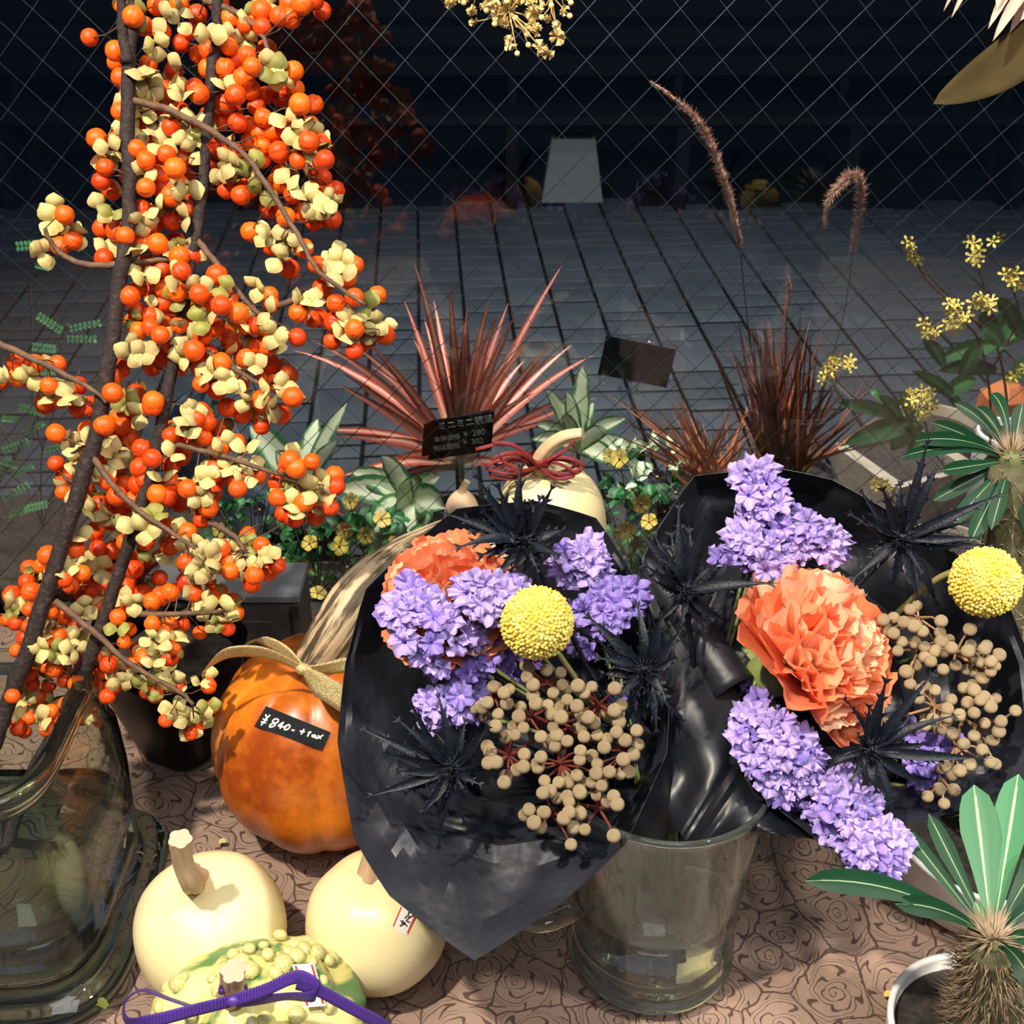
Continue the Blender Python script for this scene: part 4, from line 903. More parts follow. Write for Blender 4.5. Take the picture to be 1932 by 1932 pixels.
P = cr([MC + Vector(p) for p in [(-0.066, -0.01, 0.060), (-0.088, -0.014, 0.052), (-0.108, -0.017, 0.058), (-0.116, -0.018, 0.085), (-0.116, -0.018, 0.125), (-0.106, -0.016, 0.150), (-0.073, -0.01, 0.158)]], 5)
mb.tube(P, 0.0075, 14); T.part('handle', mb, M['mugglass'])

# ================================================================ WRAPS
def creases(p, seed, amp):
    random.seed(seed); s = 0
    for k in range(9):
        d = rv().normalized(); f = [9, 14, 17, 23, 31, 8, 40, 27, 19][k]; ph = R()
        x = (p.dot(d) * f + ph) % 1.0
        s += (abs(x - 0.5) * 2 - 0.5) * [1, .8, .8, .6, .42, .8, .3, .5, .7][k]
    return s * amp
def loop_resample(pts, n, sm=0.6):
    m = len(pts); out = []
    for i in range(m):
        p0, p1, p2, p3 = pts[(i - 1) % m], pts[i], pts[(i + 1) % m], pts[(i + 2) % m]
        for k in range(n):
            t = k / n
            a = p1.lerp(p2, t)
            b = 0.5 * ((2 * p1) + (p2 - p0) * t + (2 * p0 - 5 * p1 + 4 * p2 - p3) * t * t + (3 * p1 - p0 - 3 * p2 + p3) * t * t * t)
            out.append(a.lerp(b, sm))
    return out
def tl(py): return 0.885 - (py - 1380) * 0.0002
def wrap(label, rim, inner, tfun, neck, cpx, seed, group, amp=0.0095, deep=0.035, rim_dt=None, m1=None, m2=None, front=()):
    T = TB('bouquet_wrap', label, 'wrapping paper', neck - Vector((0, 0, 0.14)), group)
    A = [WD(x, y, tfun(y) + (rim_dt[i] if rim_dt else 0)) for i, (x, y) in enumerate(rim)]
    B = [WD(x, y, tfun(y) + deep) for (x, y) in inner]
    cc = WD(cpx[0], cpx[1], tfun(cpx[1]) + 0.12)
    n = len(rim)
    C3 = []
    for i in range(n):
        q = B[i].lerp(cc, 0.25); q = q + (q - CAM).normalized() * 0.06; C3.append(q.lerp(neck, 0.12))
    nk = []; ax = (cc - neck).normalized()
    u = ax.cross(Vector((0, 1, 0)) if abs(ax.y) < 0.9 else Vector((1, 0, 0))).normalized(); v = ax.cross(u)
    def ring(c, r, ax_, i0):
        out = []
        for i in range(n):
            d = B[i] - c; d = d - ax_ * d.dot(ax_); d.normalize(); out.append(c + d * r)
        return out
    D = ring(neck, 0.026, ax, 0); D2 = ring(WD(*m1[:3]), m1[3], ax, 0); D3 = ring(WD(*m2[:3]), m2[3], ax, 0)
    E = [Vector((neck.x + (p.x - neck.x) * 0.75, neck.y + (p.y - neck.y) * 0.75, neck.z - 0.10 - 0.3 * (p.z - neck.z))) for p in D]
    for i in front:
        C3[i] = B[i].lerp(D[i], 0.25); D2[i] = B[i].lerp(D[i], 0.5); D3[i] = B[i].lerp(D[i], 0.75)
    rings = [A, B, C3, D2, D3, D, E]
    per = 8; RR = [loop_resample(r, per, 0.2 if q_ < 2 else 0.6) for q_, r in enumerate(rings)]; m = len(RR[0]); steps = [6, 7, 6, 6, 5, 5]; rows = []
    for j in range(len(RR) - 1):
        for s in range(steps[j]):
            t = s / steps[j]; tt = t
            rows.append([RR[j][k].lerp(RR[j + 1][k], tt) for k in range(m)])
    rows.append(RR[-1])
    c0 = sum(A, Vector()) / n
    for j, row in enumerate(rows):
        for k in range(m):
            p = row[k]; d = (p - c0); d.normalize()
            e = creases(p, seed, amp) * (0.35 if j < 2 else 1)
            gat = 0
            if j > 20: gat = 0.004 * math.sin(k * 0.55 * 2 + j * 0.1) * min(1, (j - 20) / 6)
            row[k] = p + d * gat + (CAM - p).normalized() * e
    mb = MB(); mb.ngrid(rows, closed=True); o = T.part('paper_sheet', mb, M['paper'], True); solidify(o, 0.0005)
    em = o.modifiers.new('split', 'EDGE_SPLIT'); em.split_angle = math.radians(24)
    return T
rimL = [(690,1112),(775,1030),(862,960),(1010,945),(1125,978),(1205,1100),(1262,1260),(1258,1420),(1180,1592),(1062,1702),(895,1812),(735,1690),(668,1580),(637,1400),(652,1250)]
innL = [(725,1135),(795,1065),(875,1010),(1000,985),(1100,1015),(1165,1120),(1222,1260),(1220,1420),(1150,1565),(1050,1582),(940,1596),(820,1565),(752,1450),(715,1320),(700,1210)]
wg = 'black paper bouquet wraps'
wrap('black paper cone around the left bouquet, its pointed corner hanging down', rimL, innL, tl, NECK + Vector((-0.028, -0.012, 0)), (985, 1350), 4, wg, m1=(1050, 1360, 0.985, 0.085), m2=(1150, 1420, 0.97, 0.055))
rimR = [(1310,898),(1470,884),(1570,905),(1680,965),(1800,1042),(1890,1110),(1945,1250),(1960,1400),(1930,1495),(1800,1532),(1650,1572),(1540,1582),(1440,1500),(1420,1400),(1400,1308),(1300,1180),(1212,1062),(1240,1000)]
innR = [(1330,935),(1470,920),(1560,940),(1650,990),(1750,1060),(1830,1140),(1880,1260),(1890,1390),(1850,1450),(1760,1480),(1650,1500),(1560,1500),(1415,1525),(1350,1440),(1350,1350),(1255,1240),(1208,1130),(1280,1010)]
tr = lambda py: 0.915 - (py - 1240) * 0.00016
wrap('black paper cone around the right bouquet with a rolled left edge', rimR, innR, tr, NECK + Vector((0.030, 0.014, 0)), (1600, 1290), 9, wg, m1=(1470, 1300, 0.985, 0.115), m2=(1365, 1370, 0.955, 0.070), front=(12, 13, 14, 15, 16))
def fold(label, top, bot, seed, bulge=0.012):
    a = cr([WD(*p) for p in top], 10); b = cr([WD(*p) for p in bot], 10); n = min(len(a), len(b)); rows = []
    T = TB('paper_fold', label, 'wrapping paper', b[len(b) // 2], wg)
    for j in range(15):
        t = j / 14; row = []
        for k in range(n):
            p = a[int(k * (len(a) - 1) / (n - 1))].lerp(b[int(k * (len(b) - 1) / (n - 1))], t); c_ = (CAM - p).normalized()
            row.append(p + c_ * (bulge * math.sin(PI * t) + creases(p, seed, 0.007) * (0.2 + t) + 0.0022 * t * math.sin(k * 0.8 + 2.2 * math.sin(k * 0.31))))
        rows.append(row)
    mb = MB(); mb.ngrid(rows); o = T.part('paper_sheet', mb, M['cellophane']); solidify(o, 0.0005, 1)
    em = o.modifiers.new('split', 'EDGE_SPLIT'); em.split_angle = math.radians(24)
fold('black paper side of the right bouquet gathered down into the glass mug', [(1203,1045,.955),(1250,1108,.945),(1312,1195,.925),(1392,1308,.905),(1420,1400,.895),(1455,1500,.885),(1545,1584,.875)], [(1215,1230,.93),(1225,1330,.915),(1240,1430,.90),(1262,1530,.885),(1300,1590,.868),(1350,1592,.865),(1440,1568,.87)], 12)
fold('narrow black paper gather between the left bouquet and the glass mug', [(1205,1100,.935),(1258,1262,.915),(1256,1420,.885),(1178,1594,.855)], [(1290,1300,.94),(1305,1440,.915),(1290,1540,.895),(1225,1606,.868)], 15, 0.004)
T = TB('paper_roll', 'rolled edge of black paper along the left side of the right bouquet', 'wrapping paper', WD(1300, 1180, 0.93), wg)
mb = MB(); mb.tube(cr([WD(1216, 1058, 0.955), WD(1250, 1105, 0.945), WD(1310, 1185, 0.925), WD(1385, 1300, 0.905)], 6), [0.004 + 0.0135 * (i / 18) ** 0.8 for i in range(19)], 24, False); o = T.part('roll', mb, M['paper']); solidify(o, 0.0006)

# ================================================================ FLOWERS
def stem_to(T, head, neck, m, r=0.0016, name='stem'):
    mb = MB(); low = Vector((neck.x * 0.5 + MC.x * 0.5, neck.y * 0.5 + MC.y * 0.5, 0.045)); 
    P = cr([head, head.lerp(neck, 0.55) + (head - CAM).normalized() * 0.02, neck, low], 5); mb.tube(P, r, 6); return T.part(name, mb, m)
NL = NECK + Vector((-0.026, -0.01, 0)); NR = NECK + Vector((0.028, 0.012, 0))

# craspedia
def craspedia(px, py, rpx, t, label, neck, elbow=None):
    c = WD(px, py, t); r = rpx / F_PX * t
    T = TB('billy_button', label, 'flower', c, 'round yellow flower balls')
    mb = MB(); mb.sphere(c, r * 0.9, 32, 20); T.part('flower_head', mb, M['craspedia'])
    mb = MB(); nF = 950; random.seed(int(px))
    for i in range(nF):
        z = 1 - 2 * (i + 0.5) / nF; a = i * 2.39996; s = math.sqrt(1 - z * z); d = Vector((s * math.cos(a), s * math.sin(a), z)) + rv(0.03); d.normalize()
        L = r * U(0.13, 0.22); w_ = r * 0.052; u = d.orthogonal().normalized(); v = d.cross(u); b = c + d * r * 0.84
        ring = [b + (u * math.cos(2 * PI * k / 5) + v * math.sin(2 * PI * k / 5)) * w_ * 0.75 for k in range(5)]
        ring2 = [b + d * L * 0.75 + (u * math.cos(2 * PI * k / 5 + .3) + v * math.sin(2 * PI * k / 5 + .3)) * w_ * 1.15 for k in range(5)]
        vs = ring + ring2 + [b + d * L]
        mb.add(vs, [(k, (k + 1) % 5, 5 + (k + 1) % 5, 5 + k) for k in range(5)] + [(5 + k, 5 + (k + 1) % 5, 10) for k in range(5)])
    o = T.part('florets', mb, M['craspedia']); o['kind'] = 'stuff'
    if elbow:
        mb = MB(); mb.tube(cr([c] + [WD(*e) for e in elbow] + [neck], 5), 0.0026, 8); T.part('stem', mb, M['stem_yellow'])
    else: stem_to(T, c, neck, M['stem_yellow'], 0.0022)
craspedia(1013, 1175, 69, 0.835, 'round yellow flower ball at the middle of the left bouquet', NL)
craspedia(1859, 1098, 66, 0.865, 'round yellow flower ball poking out right of the right bouquet', NR, [(1790, 1082, 0.89), (1700, 1150, 0.93), (1550, 1300, 0.97)])

# statice
def floret_mesh(seed, m):
    random.seed(seed); mb = MB(); n = 25; rows = []; ph = U(0, 6)
    for j, (rr, zz) in enumerate([(0.10, -0.75), (0.22, -0.35), (0.55, -0.05), (0.85, 0.06), (1.05, 0.02)]):
        row = []
        for k in range(n):
            a = 2 * PI * k / n
            lobe = 1 + (0.15 * math.cos(5 * a + ph) + 0.07 * math.sin(11 * a + seed)) * (j / 4) ** 1.5
            rz = zz + (0.30 * math.sin(5 * a + ph * 2) + 0.20 * math.sin(12 * a + seed)) * (j / 4) ** 1.5 + 0.10 * noise.noise(Vector((math.cos(a) * 3, math.sin(a) * 3, seed + j * 0.5)))
            row.append(Vector((rr * lobe * math.cos(a), rr * lobe * math.sin(a), rz)))
        rows.append(row)
    mb.ngrid(rows, closed=True); return mb.mesh('floret', m, False)
FL = [floret_mesh(i, M['statice']) for i in range(4)]; FLD = [floret_mesh(i + 5, M['statice_deep']) for i in range(3)]
cent = MB(); cent.sphere((0, 0, -0.1), 0.14, 8, 6); CENT = cent.mesh('floret_center', mat('white_center', (0.75, 0.72, 0.6), 0.7))
def statice(pts, off, s, t0, label, neck, deep=False, size=1.0, tslope=-0.0002):
    P = [(off[0] + x / s, off[1] + y / s) for x, y in pts]
    cx = sum(p[0] for p in P) / len(P); cy = sum(p[1] for p in P) / len(P)
    mx = max(math.hypot(p[0] - cx, p[1] - cy) for p in P) + 1
    core = WD(cx, cy, t0 + 0.035)
    T = TB('statice_sprig', label, 'flower', core, 'purple papery statice sprigs')
    random.seed(int(cx)); st = MB()
    for (x, y) in P:
        dd = math.hypot(x - cx, y - cy) / mx
        t = t0 + 0.022 * dd * dd + U(-0.005, 0.005)
        for rep in range(2):
            q = WD(x + (U(-9, 9) if rep else 0), y + (U(-9, 9) if rep else 0), t + (0.008 if rep else 0))
            nrm = (q - core).normalized() * 0.9 + (CAM - q).normalized() * 0.7 + rv(0.45)
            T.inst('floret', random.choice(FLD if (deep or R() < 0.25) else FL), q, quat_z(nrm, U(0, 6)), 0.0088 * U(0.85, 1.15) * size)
        st.tube([core, q], 0.0009, 4, False)
    st.tube(lin(core, core.lerp(neck, 0.4), 3), 0.0016, 6, False)
    T.part('flower_stalks', st, M['stem'])
    stem_to(T, core, neck, M['stem'], 0.0016)
o3 = (620, 900); s3 = 3.019
statice([(480,640),(400,720),(350,740),(480,760),(540,770),(430,860),(600,800),(700,820),(640,860),(430,940),(590,950),(740,960),(800,890),(850,920),(580,1050),(640,1090),(520,1010),(400,800),(500,700),(450,600),(360,790),(560,700),(620,740)], o3, s3, 0.838, 'large purple statice sprig at the upper left of the left bouquet', NL)
statice([(750,610),(820,590),(880,620),(760,660),(960,610),(1040,620),(1100,620),(870,720),(900,760),(830,740),(950,680),(1000,660),(960,790)], o3, s3, 0.832, 'purple statice sprig lying over the salmon carnation, left of the yellow ball', NL)
statice([(740,1060),(790,1120),(760,1170),(700,1100),(860,1080),(900,1040),(980,1060),(1000,1010),(840,1010),(920,1000)], o3, s3, 0.872, 'small purple statice sprig just below left of the left yellow ball', NL, True)
statice([(560,1270),(600,1330),(650,1250),(700,1300),(760,1330),(680,1370),(800,1280),(870,1220),(590,1380),(540,1300),(750,1250),(820,1330)], o3, s3, 0.865, 'purple statice sprig above the lower left thistle of the left bouquet', NL)
statice([(1350,420),(1420,400),(1500,370),(1300,490),(1370,480),(1440,460),(1500,490),(1390,580),(1470,560),(1330,540),(1520,430),(1560,560),(1550,470)], o3, s3, 0.885, 'purple statice sprig at the top right of the left bouquet', NL)
statice([(1560,640),(1620,620),(1680,620),(1760,640),(1480,700),(1560,720),(1640,720),(1700,680),(1740,750),(1640,800),(1560,780),(1440,780),(1550,880),(1600,840),(1470,990),(1400,960),(1780,680)], o3, s3, 0.885, 'purple statice sprig at the right rim of the left bouquet', NL, True)
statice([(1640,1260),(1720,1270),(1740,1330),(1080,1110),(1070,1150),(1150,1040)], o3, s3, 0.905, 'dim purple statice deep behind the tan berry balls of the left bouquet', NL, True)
o4 = (1180, 800); s4 = 2.569
statice([(540,240),(590,210),(650,200),(690,220),(560,280),(620,290),(690,290),(740,310),(600,350),(660,340),(750,350),(620,400),(680,410),(760,380),(590,450),(640,450),(720,440),(780,440),(800,470)], o4, s4, 0.890, 'tall lilac statice sprig standing over the top rim of the right bouquet', NR)
statice([(700,510),(760,500),(820,510),(880,480),(940,500),(980,540),(1020,600),(900,560),(860,610),(960,610),(1000,640),(840,560),(920,530),(1020,570)], o4, s4, 0.890, 'lilac statice sprig above the large open carnation, right side', NR)
statice([(450,640),(520,630),(570,600),(630,590),(680,560),(620,650),(560,560),(700,600),(770,640),(690,720),(740,680),(780,690),(660,760),(530,540),(600,540)], o4, s4, 0.885, 'lilac statice sprig above the large open carnation, left side', NR)
statice([(570,1390),(620,1400),(560,1440),(660,1420),(540,1500),(600,1500),(700,1480),(760,1440),(800,1490),(860,1510),(720,1540),(780,1560),(560,1580),(620,1600),(690,1620),(760,1620),(830,1590),(890,1570),(920,1620),(640,1660),(700,1690),(780,1690),(850,1660),(900,1700),(690,1750),(750,1770),(820,1760),(880,1760),(760,1820),(820,1850)], o4, s4, 0.845, 'fat lilac statice head at the lower left of the right bouquet', NR, size=0.95)
statice([(1000,1750),(1060,1720),(1090,1700),(960,1800),(1020,1810),(1080,1780),(1130,1800),(1160,1850),(1100,1860),(1040,1880),(980,1860),(900,1880),(950,1920),(1010,1940),(1080,1930),(1150,1910),(1190,1880),(1200,1830)], o4, s4, 0.840, 'lilac statice cluster in the middle of the chain hanging from the right bouquet', NR, size=0.95)
statice([(870,560),(900,450),(960,520),(1030,520),(1100,500),(1160,480),(1190,540),(1230,590),(1000,590),(1060,600),(1120,580),(950,640),(1010,660),(1090,670),(1160,650),(1200,690),(970,720),(1040,750),(1110,750),(1180,740),(1020,800),(1090,790),(850,500),(800,540)], (1300, 1400), 3.057, 0.835, 'lowest lilac statice cluster hanging below the right bouquet paper', NR, size=0.95)
statice([(1400,1500),(1460,1550),(1530,1560),(1580,1540),(1450,1640),(1500,1660),(1400,1650),(1430,1720),(1350,1480)], o4, s4, 0.890, 'purple statice under the long thistle leaf at the lower right', NR, True)
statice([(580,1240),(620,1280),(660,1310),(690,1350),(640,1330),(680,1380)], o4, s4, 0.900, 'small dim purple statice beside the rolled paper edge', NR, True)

# brunia
BB = []
for i in range(3):
    mb = MB(); mb.sphere((0, 0, 0), 1, 20, 14, (1, 1, 1), lambda d, a, th: 1 + 0.045 * math.sin(a * 10 + i) * math.sin(th * 13)); BB.append(mb.mesh('seed_ball', M['brunia']))
def brunia(pts, rpx, tf, label, neck, centers, twm, core_dt=0.03, name_group='tan brunia berry clusters', extra=0):
    cx = sum(p[0] for p in pts) / len(pts); cy = sum(p[1] for p in pts) / len(pts)
    core = WD(cx, cy, tf(cy) + 0.05)
    T = TB('brunia_sprig', label, 'flower', core, name_group)
    random.seed(int(cx)); tw = MB(); nodes = [WD(x, y, tf(y) + 0.018) for x, y in centers]
    for nd in nodes: tw.tube([core, core.lerp(nd, 0.5) + rv(0.002), nd], [0.0016, 0.0014, 0.0018], 6, False)
    for (x, y) in pts:
        q = WD(x, y, tf(y) + U(-0.012, 0.010)); nd = min(nodes, key=lambda k: (k - q).length)
        T.inst('seed_ball', random.choice(BB), q, quat_z(rv(), 0), rpx * U(0.9, 1.12) / F_PX * 0.86)
        tw.tube([nd, nd.lerp(q, 0.6) + rv(0.0015), q], [0.0014, 0.0009, 0.0009], 5, False)
    for k in range(extra):
        x, y = random.choice(pts); q = WD(x + U(-16, 16), y + U(-16, 16), tf(y) + U(0.012, 0.03)); nd = min(nodes, key=lambda k_: (k_ - q).length)
        T.inst('seed_ball', random.choice(BB), q, None, rpx * U(0.85, 1.0) / F_PX * 0.86); tw.tube([nd, q], 0.0009, 5, False)
    T.part('twigs', tw, twm)
    stem_to(T, core, neck, M['stem'], 0.0018)
bl = [(940,1195),(1000,1230),(1030,1210),(1015,1290),(905,1285),(880,1315),(965,1350),(1140,1090),(1130,1140),(1165,1185),(1240,1100),(1320,1115),(1330,1185),(1280,1230),(1165,1245),(1095,1310),(1180,1290),(1085,1365),(1110,1430),(950,1420),(1060,1470),(1010,1480),(1050,1420),(1210,1480),(1280,1425),(1300,1470),(1250,1300),(1325,1315),(1360,1270),(1415,1305),(1325,1370),(1270,1350),(1420,1190),(1455,1230),(1500,1195),(1630,1205),(1665,1300),(1630,1330),(1655,1395),(1640,1455),(1510,1400),(1440,1425),(1455,1480),(1530,1470),(1590,1490),(1570,1540),(1690,1500),(1755,1445),(1760,1525),(1735,1580),(1480,1370),(1360,1505),(1290,1530),(1210,1595),(1190,1650),(905,1535),(920,1565),(910,1630),(955,1625),(1070,1670),(1010,1705),(1000,1740),(1110,1650),(1115,1580),(1435,1560),(1430,1610),(1500,1590),(1530,1635),(1525,1690),(1600,1680),(1660,1690),(1710,1680),(1680,1610)]
bl = [(620 + x / s3, 900 + y / s3) for x, y in bl]
bl2 = [(1415,1700),(1440,1740),(1365,1740),(1310,1740),(1230,1730),(1220,1800),(1260,1790),(1300,1830),(1430,1790),(1360,1820),(1370,1850),(1430,1905),(1370,1910),(1530,1810),(1555,1760),(1500,1740),(1620,1820),(1645,1865),(1590,1850),(1140,1890),(1230,1910)]
bl2 = [(620 + x / s3, 900 + y / s3) for x, y in bl2] + [(560 + x / 2.3, 1450 + y / 2.3) for x, y in [(1230,105),(1390,155),(1375,120),(1010,180),(1070,190),(1030,235),(1060,255),(1230,195),(1200,255),(1250,265),(1190,330),(1375,292),(1160,215)]]
tb = lambda y: 0.838 - (y - 1400) * 0.00012
brunia(bl, 12.2, tb, 'tan brunia ball cluster in the middle right of the left bouquet', NL, [(1000,1355),(1060,1365),(1130,1330),(1180,1420),(960,1425),(1055,1440),(1030,1290),(930,1310)], M['bruniat'], extra=18)
brunia(bl2, 12.2, tb, 'tan brunia ball cluster with red twigs at the bottom of the left bouquet', NL, [(1060,1445),(1065,1520),(1130,1525),(1040,1535)], M['bruniat'], extra=6)
brr = [(1380,900),(1300,940),(1350,960),(1400,980),(1530,955),(1440,1005),(1525,1010),(1670,995),(1300,1015),(1340,1055),(1400,1060),(1450,1080),(1530,1055),(1580,1085),(1500,1100),(1450,1130),(1410,1170),(1480,1150),(1540,1190),(1600,1170),(1660,1100),(1740,1090),(1810,1120),(1770,1150),(1690,1130),(1650,1190),(1720,1150),(1770,1200),(1730,1230),(1360,1200),(1380,1260),(1250,950),(1270,1000),(1320,1100)]
brr2 = [(1420,1290),(1500,1290),(1580,1335),(1640,1280),(1690,1290),(1740,1320),(1770,1370),(1890,1390),(1690,1400),(1620,1410),(1560,1420),(1490,1430),(1450,1460),(1530,1480),(1580,1500),(1640,1550),(1690,1510),(1740,1450),(1810,1490),(1780,1530),(1730,1580),(1770,1640),(1620,1680),(1670,1650),(1550,1660),(1420,1330),(1230,1440),(1560,1380),(1660,1350),(1820,1440),(1720,1340)]
brr3 = [(1520,1770),(1590,1775),(1465,1805),(1545,1840)]
F4 = lambda L: [(1180 + x / s4, 800 + y / s4) for x, y in L]
brunia(F4(brr), 12.0, lambda y: 0.872, 'pale brunia ball cluster right of the open carnation', NR, F4([(1420,940),(1420,1100),(1600,1110),(1700,1170)]), M['bruniat2'], extra=12)
brunia(F4(brr2), 12.0, lambda y: 0.868, 'pale brunia ball cluster above the lowest thistle of the right bouquet', NR, F4([(1500,1370),(1640,1340),(1700,1470),(1600,1560)]), M['bruniat2'], extra=14)
brunia(F4(brr3), 12.0, lambda y: 0.868, 'four lone brunia balls at the bottom right paper edge', NR, F4([(1530,1720)]), M['bruniat2'])

random.seed(77)
T = TB('submerged_leaves', 'dark green leaves and stems pressed inside the glass mug', 'leaves', MC + Vector((0, 0, 0.04)))
for k in range(12):
    a = U(PI * 0.8, PI * 1.9); r_ = U(0.005, 0.035); p0 = MC + Vector((r_ * math.cos(a) - 0.012, r_ * math.sin(a), U(0.17, 0.205))); p1 = MC + Vector((r_ * 1.3 * math.cos(a) - 0.012, r_ * 1.3 * math.sin(a), U(0.07, 0.13)))
    mb = MB(); blade(mb, p0, p1, U(0.012, 0.024), 0.0, None, 8, 0.2, 'lance', 5, up=Vector((0, -1, 0))); T.part('leaf', mb, M['leafdark'])
for (x, y, w2, z) in [(-0.045, -0.025, 0.02, 0.045), (-0.035, -0.035, 0.016, 0.05), (-0.02, -0.03, 0.02, 0.042)]:
    mb = MB(); blade(mb, MC + Vector((x, y, z)), MC + Vector((x + 0.045, y - 0.004, z + 0.004)), w2, 0.004, Vector((0, -0.6, 1)), 8, 0.15, 'lance', 5); T.part('leaf', mb, M['leafdark'])
# thistles
def spiky(mb, a, b, wd, nr, arc=0.004, spikes=5):
    a = Vector(a); b = Vector(b); n = 9; d = b - a; dn = d.normalized(); nr = (nr - dn * nr.dot(dn)).normalized()
    pts = [a.lerp(b, i / n) + nr * arc * 4 * (i / n) * (1 - i / n) for i in range(n + 1)]; rows = []
    for i in range(n + 1):
        t = i / n; tg = (pts[min(i + 1, n)] - pts[max(0, i - 1)]).normalized(); sd = tg.cross(nr).normalized(); ww = wd * (0.55 + 0.45 * math.sin(PI * min(1, t * 1.3))) * (1 - t ** 2.2) + 0.0001
        rows.append([pts[i] + sd * ww * 0.5 * u + nr * (abs(u) * ww * 0.30) for u in (-1, 0, 1)])
        if 1 <= i < n and i % 2 == 0 or (i == n - 1):
            for sgn in (-1, 1):
                e = pts[i] + sd * ww * 0.4 * sgn; L = wd * U(0.35, 0.7)
                tip = e + (sd * sgn * 0.8 + tg * 0.9).normalized() * L + nr * U(0, 0.3) * L
                mb.add([e - tg * wd * 0.22, e + tg * wd * 0.25, tip, e + nr * wd * 0.12], [(0, 1, 2), (0, 3, 2), (1, 2, 3)])
    mb.ngrid(rows)
def thistle(cx, cy, t, tips, label, neck, wd=23, extra=9, rr=30):
    c = WD(cx, cy, t); T = TB('black_thistle', label, 'flower', c, 'black dyed thistles')
    random.seed(cx); cd = (CAM - c).normalized()
    L_ = []
    for tp in tips: L_.append((WD(tp[0], tp[1], t + (tp[2] if len(tp) > 2 else U(-0.02, 0.015))), wd * U(0.85, 1.15)))
    for k in range(extra):
        a = U(0, 2 * PI); q = U(40, 85); L_.append((WD(cx + q * math.cos(a), cy + q * math.sin(a), t + U(-0.02, 0.02)), wd * 0.5))
    for (e, ww) in L_:
        mb = MB(); spiky(mb, c + (e - c).normalized() * 0.004, e, ww / F_PX * t, cd + rv(0.5), U(0, 0.006)); T.part('spiky_leaf', mb, M['thistle'])
    mb = MB(); r = rr / F_PX * t; mb.sphere(c - cd * 0.002, r * 0.62, 14, 10)
    for i in range(170):
        d = (rv().normalized() + cd * 0.6).normalized(); b0 = c + d * r * 0.5; u = d.orthogonal().normalized() * 0.0006; v = d.cross(u)
        L = r * U(0.35, 1.0); mb.add([b0 + u, b0 - u * 0.5 + v, b0 - u * 0.5 - v, b0 + d * L], [(0, 1, 3), (1, 2, 3), (2, 0, 3)])
    T.part('flower_cone', mb, M['thistle'])
    stem_to(T, c, neck, M['thistle'], 0.0022)
thistle(990, 1022, 0.855, [(986,864,-.01),(1048,908),(890,886),(828,965),(852,1038),(925,1095),(1012,1102),(1072,998),(935,905),(880,1000),(1060,1050),(955,1010),(1000,940),(1020,930),(905,960),(900,1050),(960,1080)], 'black thistle at the top rim of the left bouquet', NL)
thistle(852, 1450, 0.835, [(668,1368),(683,1506),(742,1455),(762,1294),(822,1297),(790,1540),(828,1612),(928,1362),(912,1483),(880,1560),(720,1420),(760,1500),(905,1410),(880,1350),(740,1350)], 'black thistle lying on the lower left paper of the left bouquet', NL, 20)
thistle(1215, 1265, 0.865, [(1097,1153),(1117,1198),(1130,1272),(1190,1342),(1293,1368),(1175,1400),(1275,1235),(1290,1180),(1200,1130),(1120,1240),(1240,1390),(1160,1320),(1260,1320),(1250,1150)], 'black thistle between the two bouquets', NL)
thistle(1292, 1118, 0.875, [(1195,983),(1230,1000),(1281,942),(1340,965),(1472,1100,-.02),(1378,1173),(1238,1050),(1210,1060),(1300,990),(1320,1010),(1250,1020),(1370,1100),(1360,1060),(1330,1190),(1265,1000)], 'black thistle at the left rim of the right bouquet', NR)
thistle(1703, 1018, 0.880, [(1756,813,-.02),(1784,850,-.02),(1904,926,-.03),(1861,1014),(1882,1037),(1627,979),(1595,966),(1736,1138),(1662,914),(1618,918),(1771,1150),(1640,1040),(1700,900),(1740,930),(1800,960),(1600,1100),(1680,1120),(1830,985)], 'large black thistle reaching over the top right paper edge', NR, 21)
thistle(1642, 1416, 0.838, [(1676,1270,-.02),(1771,1258,-.02),(1586,1310),(1816,1347,-.015),(1874,1430),(1690,1552),(1552,1458),(1742,1483),(1640,1325),(1600,1480),(1760,1400),(1720,1350),(1655,1500),(1790,1440)], 'black thistle on the lower front of the right bouquet', NR, 22)

# carnations
def petal_mesh(seed, m, crumple=1.0, fan=0.75):
    random.seed(seed); mb = MB(); rows = []; ph = U(0, 6); nu = 25; nv = 9
    for i in range(nv + 1):
        t = i / nv; row = []
        for k in range(nu):
            u = k / (nu - 1) * 2 - 1
            half = fan * (0.12 + 0.88 * t ** 0.9)
            edge = (1 - 0.20 * u * u) + (0.016 * (1 if k % 2 else -1) + 0.03 * noise.noise(Vector((u * 4, seed, 0)))) * (t ** 10)
            x = u * half * 0.75 * (1 - 0.15 * t * u * u); y = t * edge
            z = 0.10 * t * t + crumple * t ** 1.6 * (0.085 * math.sin(u * 5.5 + ph) + 0.04 * math.sin(u * 10 + ph * 2 + t * 2)) + 0.16 * u * u * t
            row.append(Vector((x, z, y)))
        rows.append(row)
    mb.ngrid(rows); return mb.mesh('petal', m)
PETO = [petal_mesh(i, M['carn'], 0.9, 1.0) for i in range(4)]; PETP = [petal_mesh(i + 9, M['carn_pale'], 1.5, 0.85) for i in range(4)]
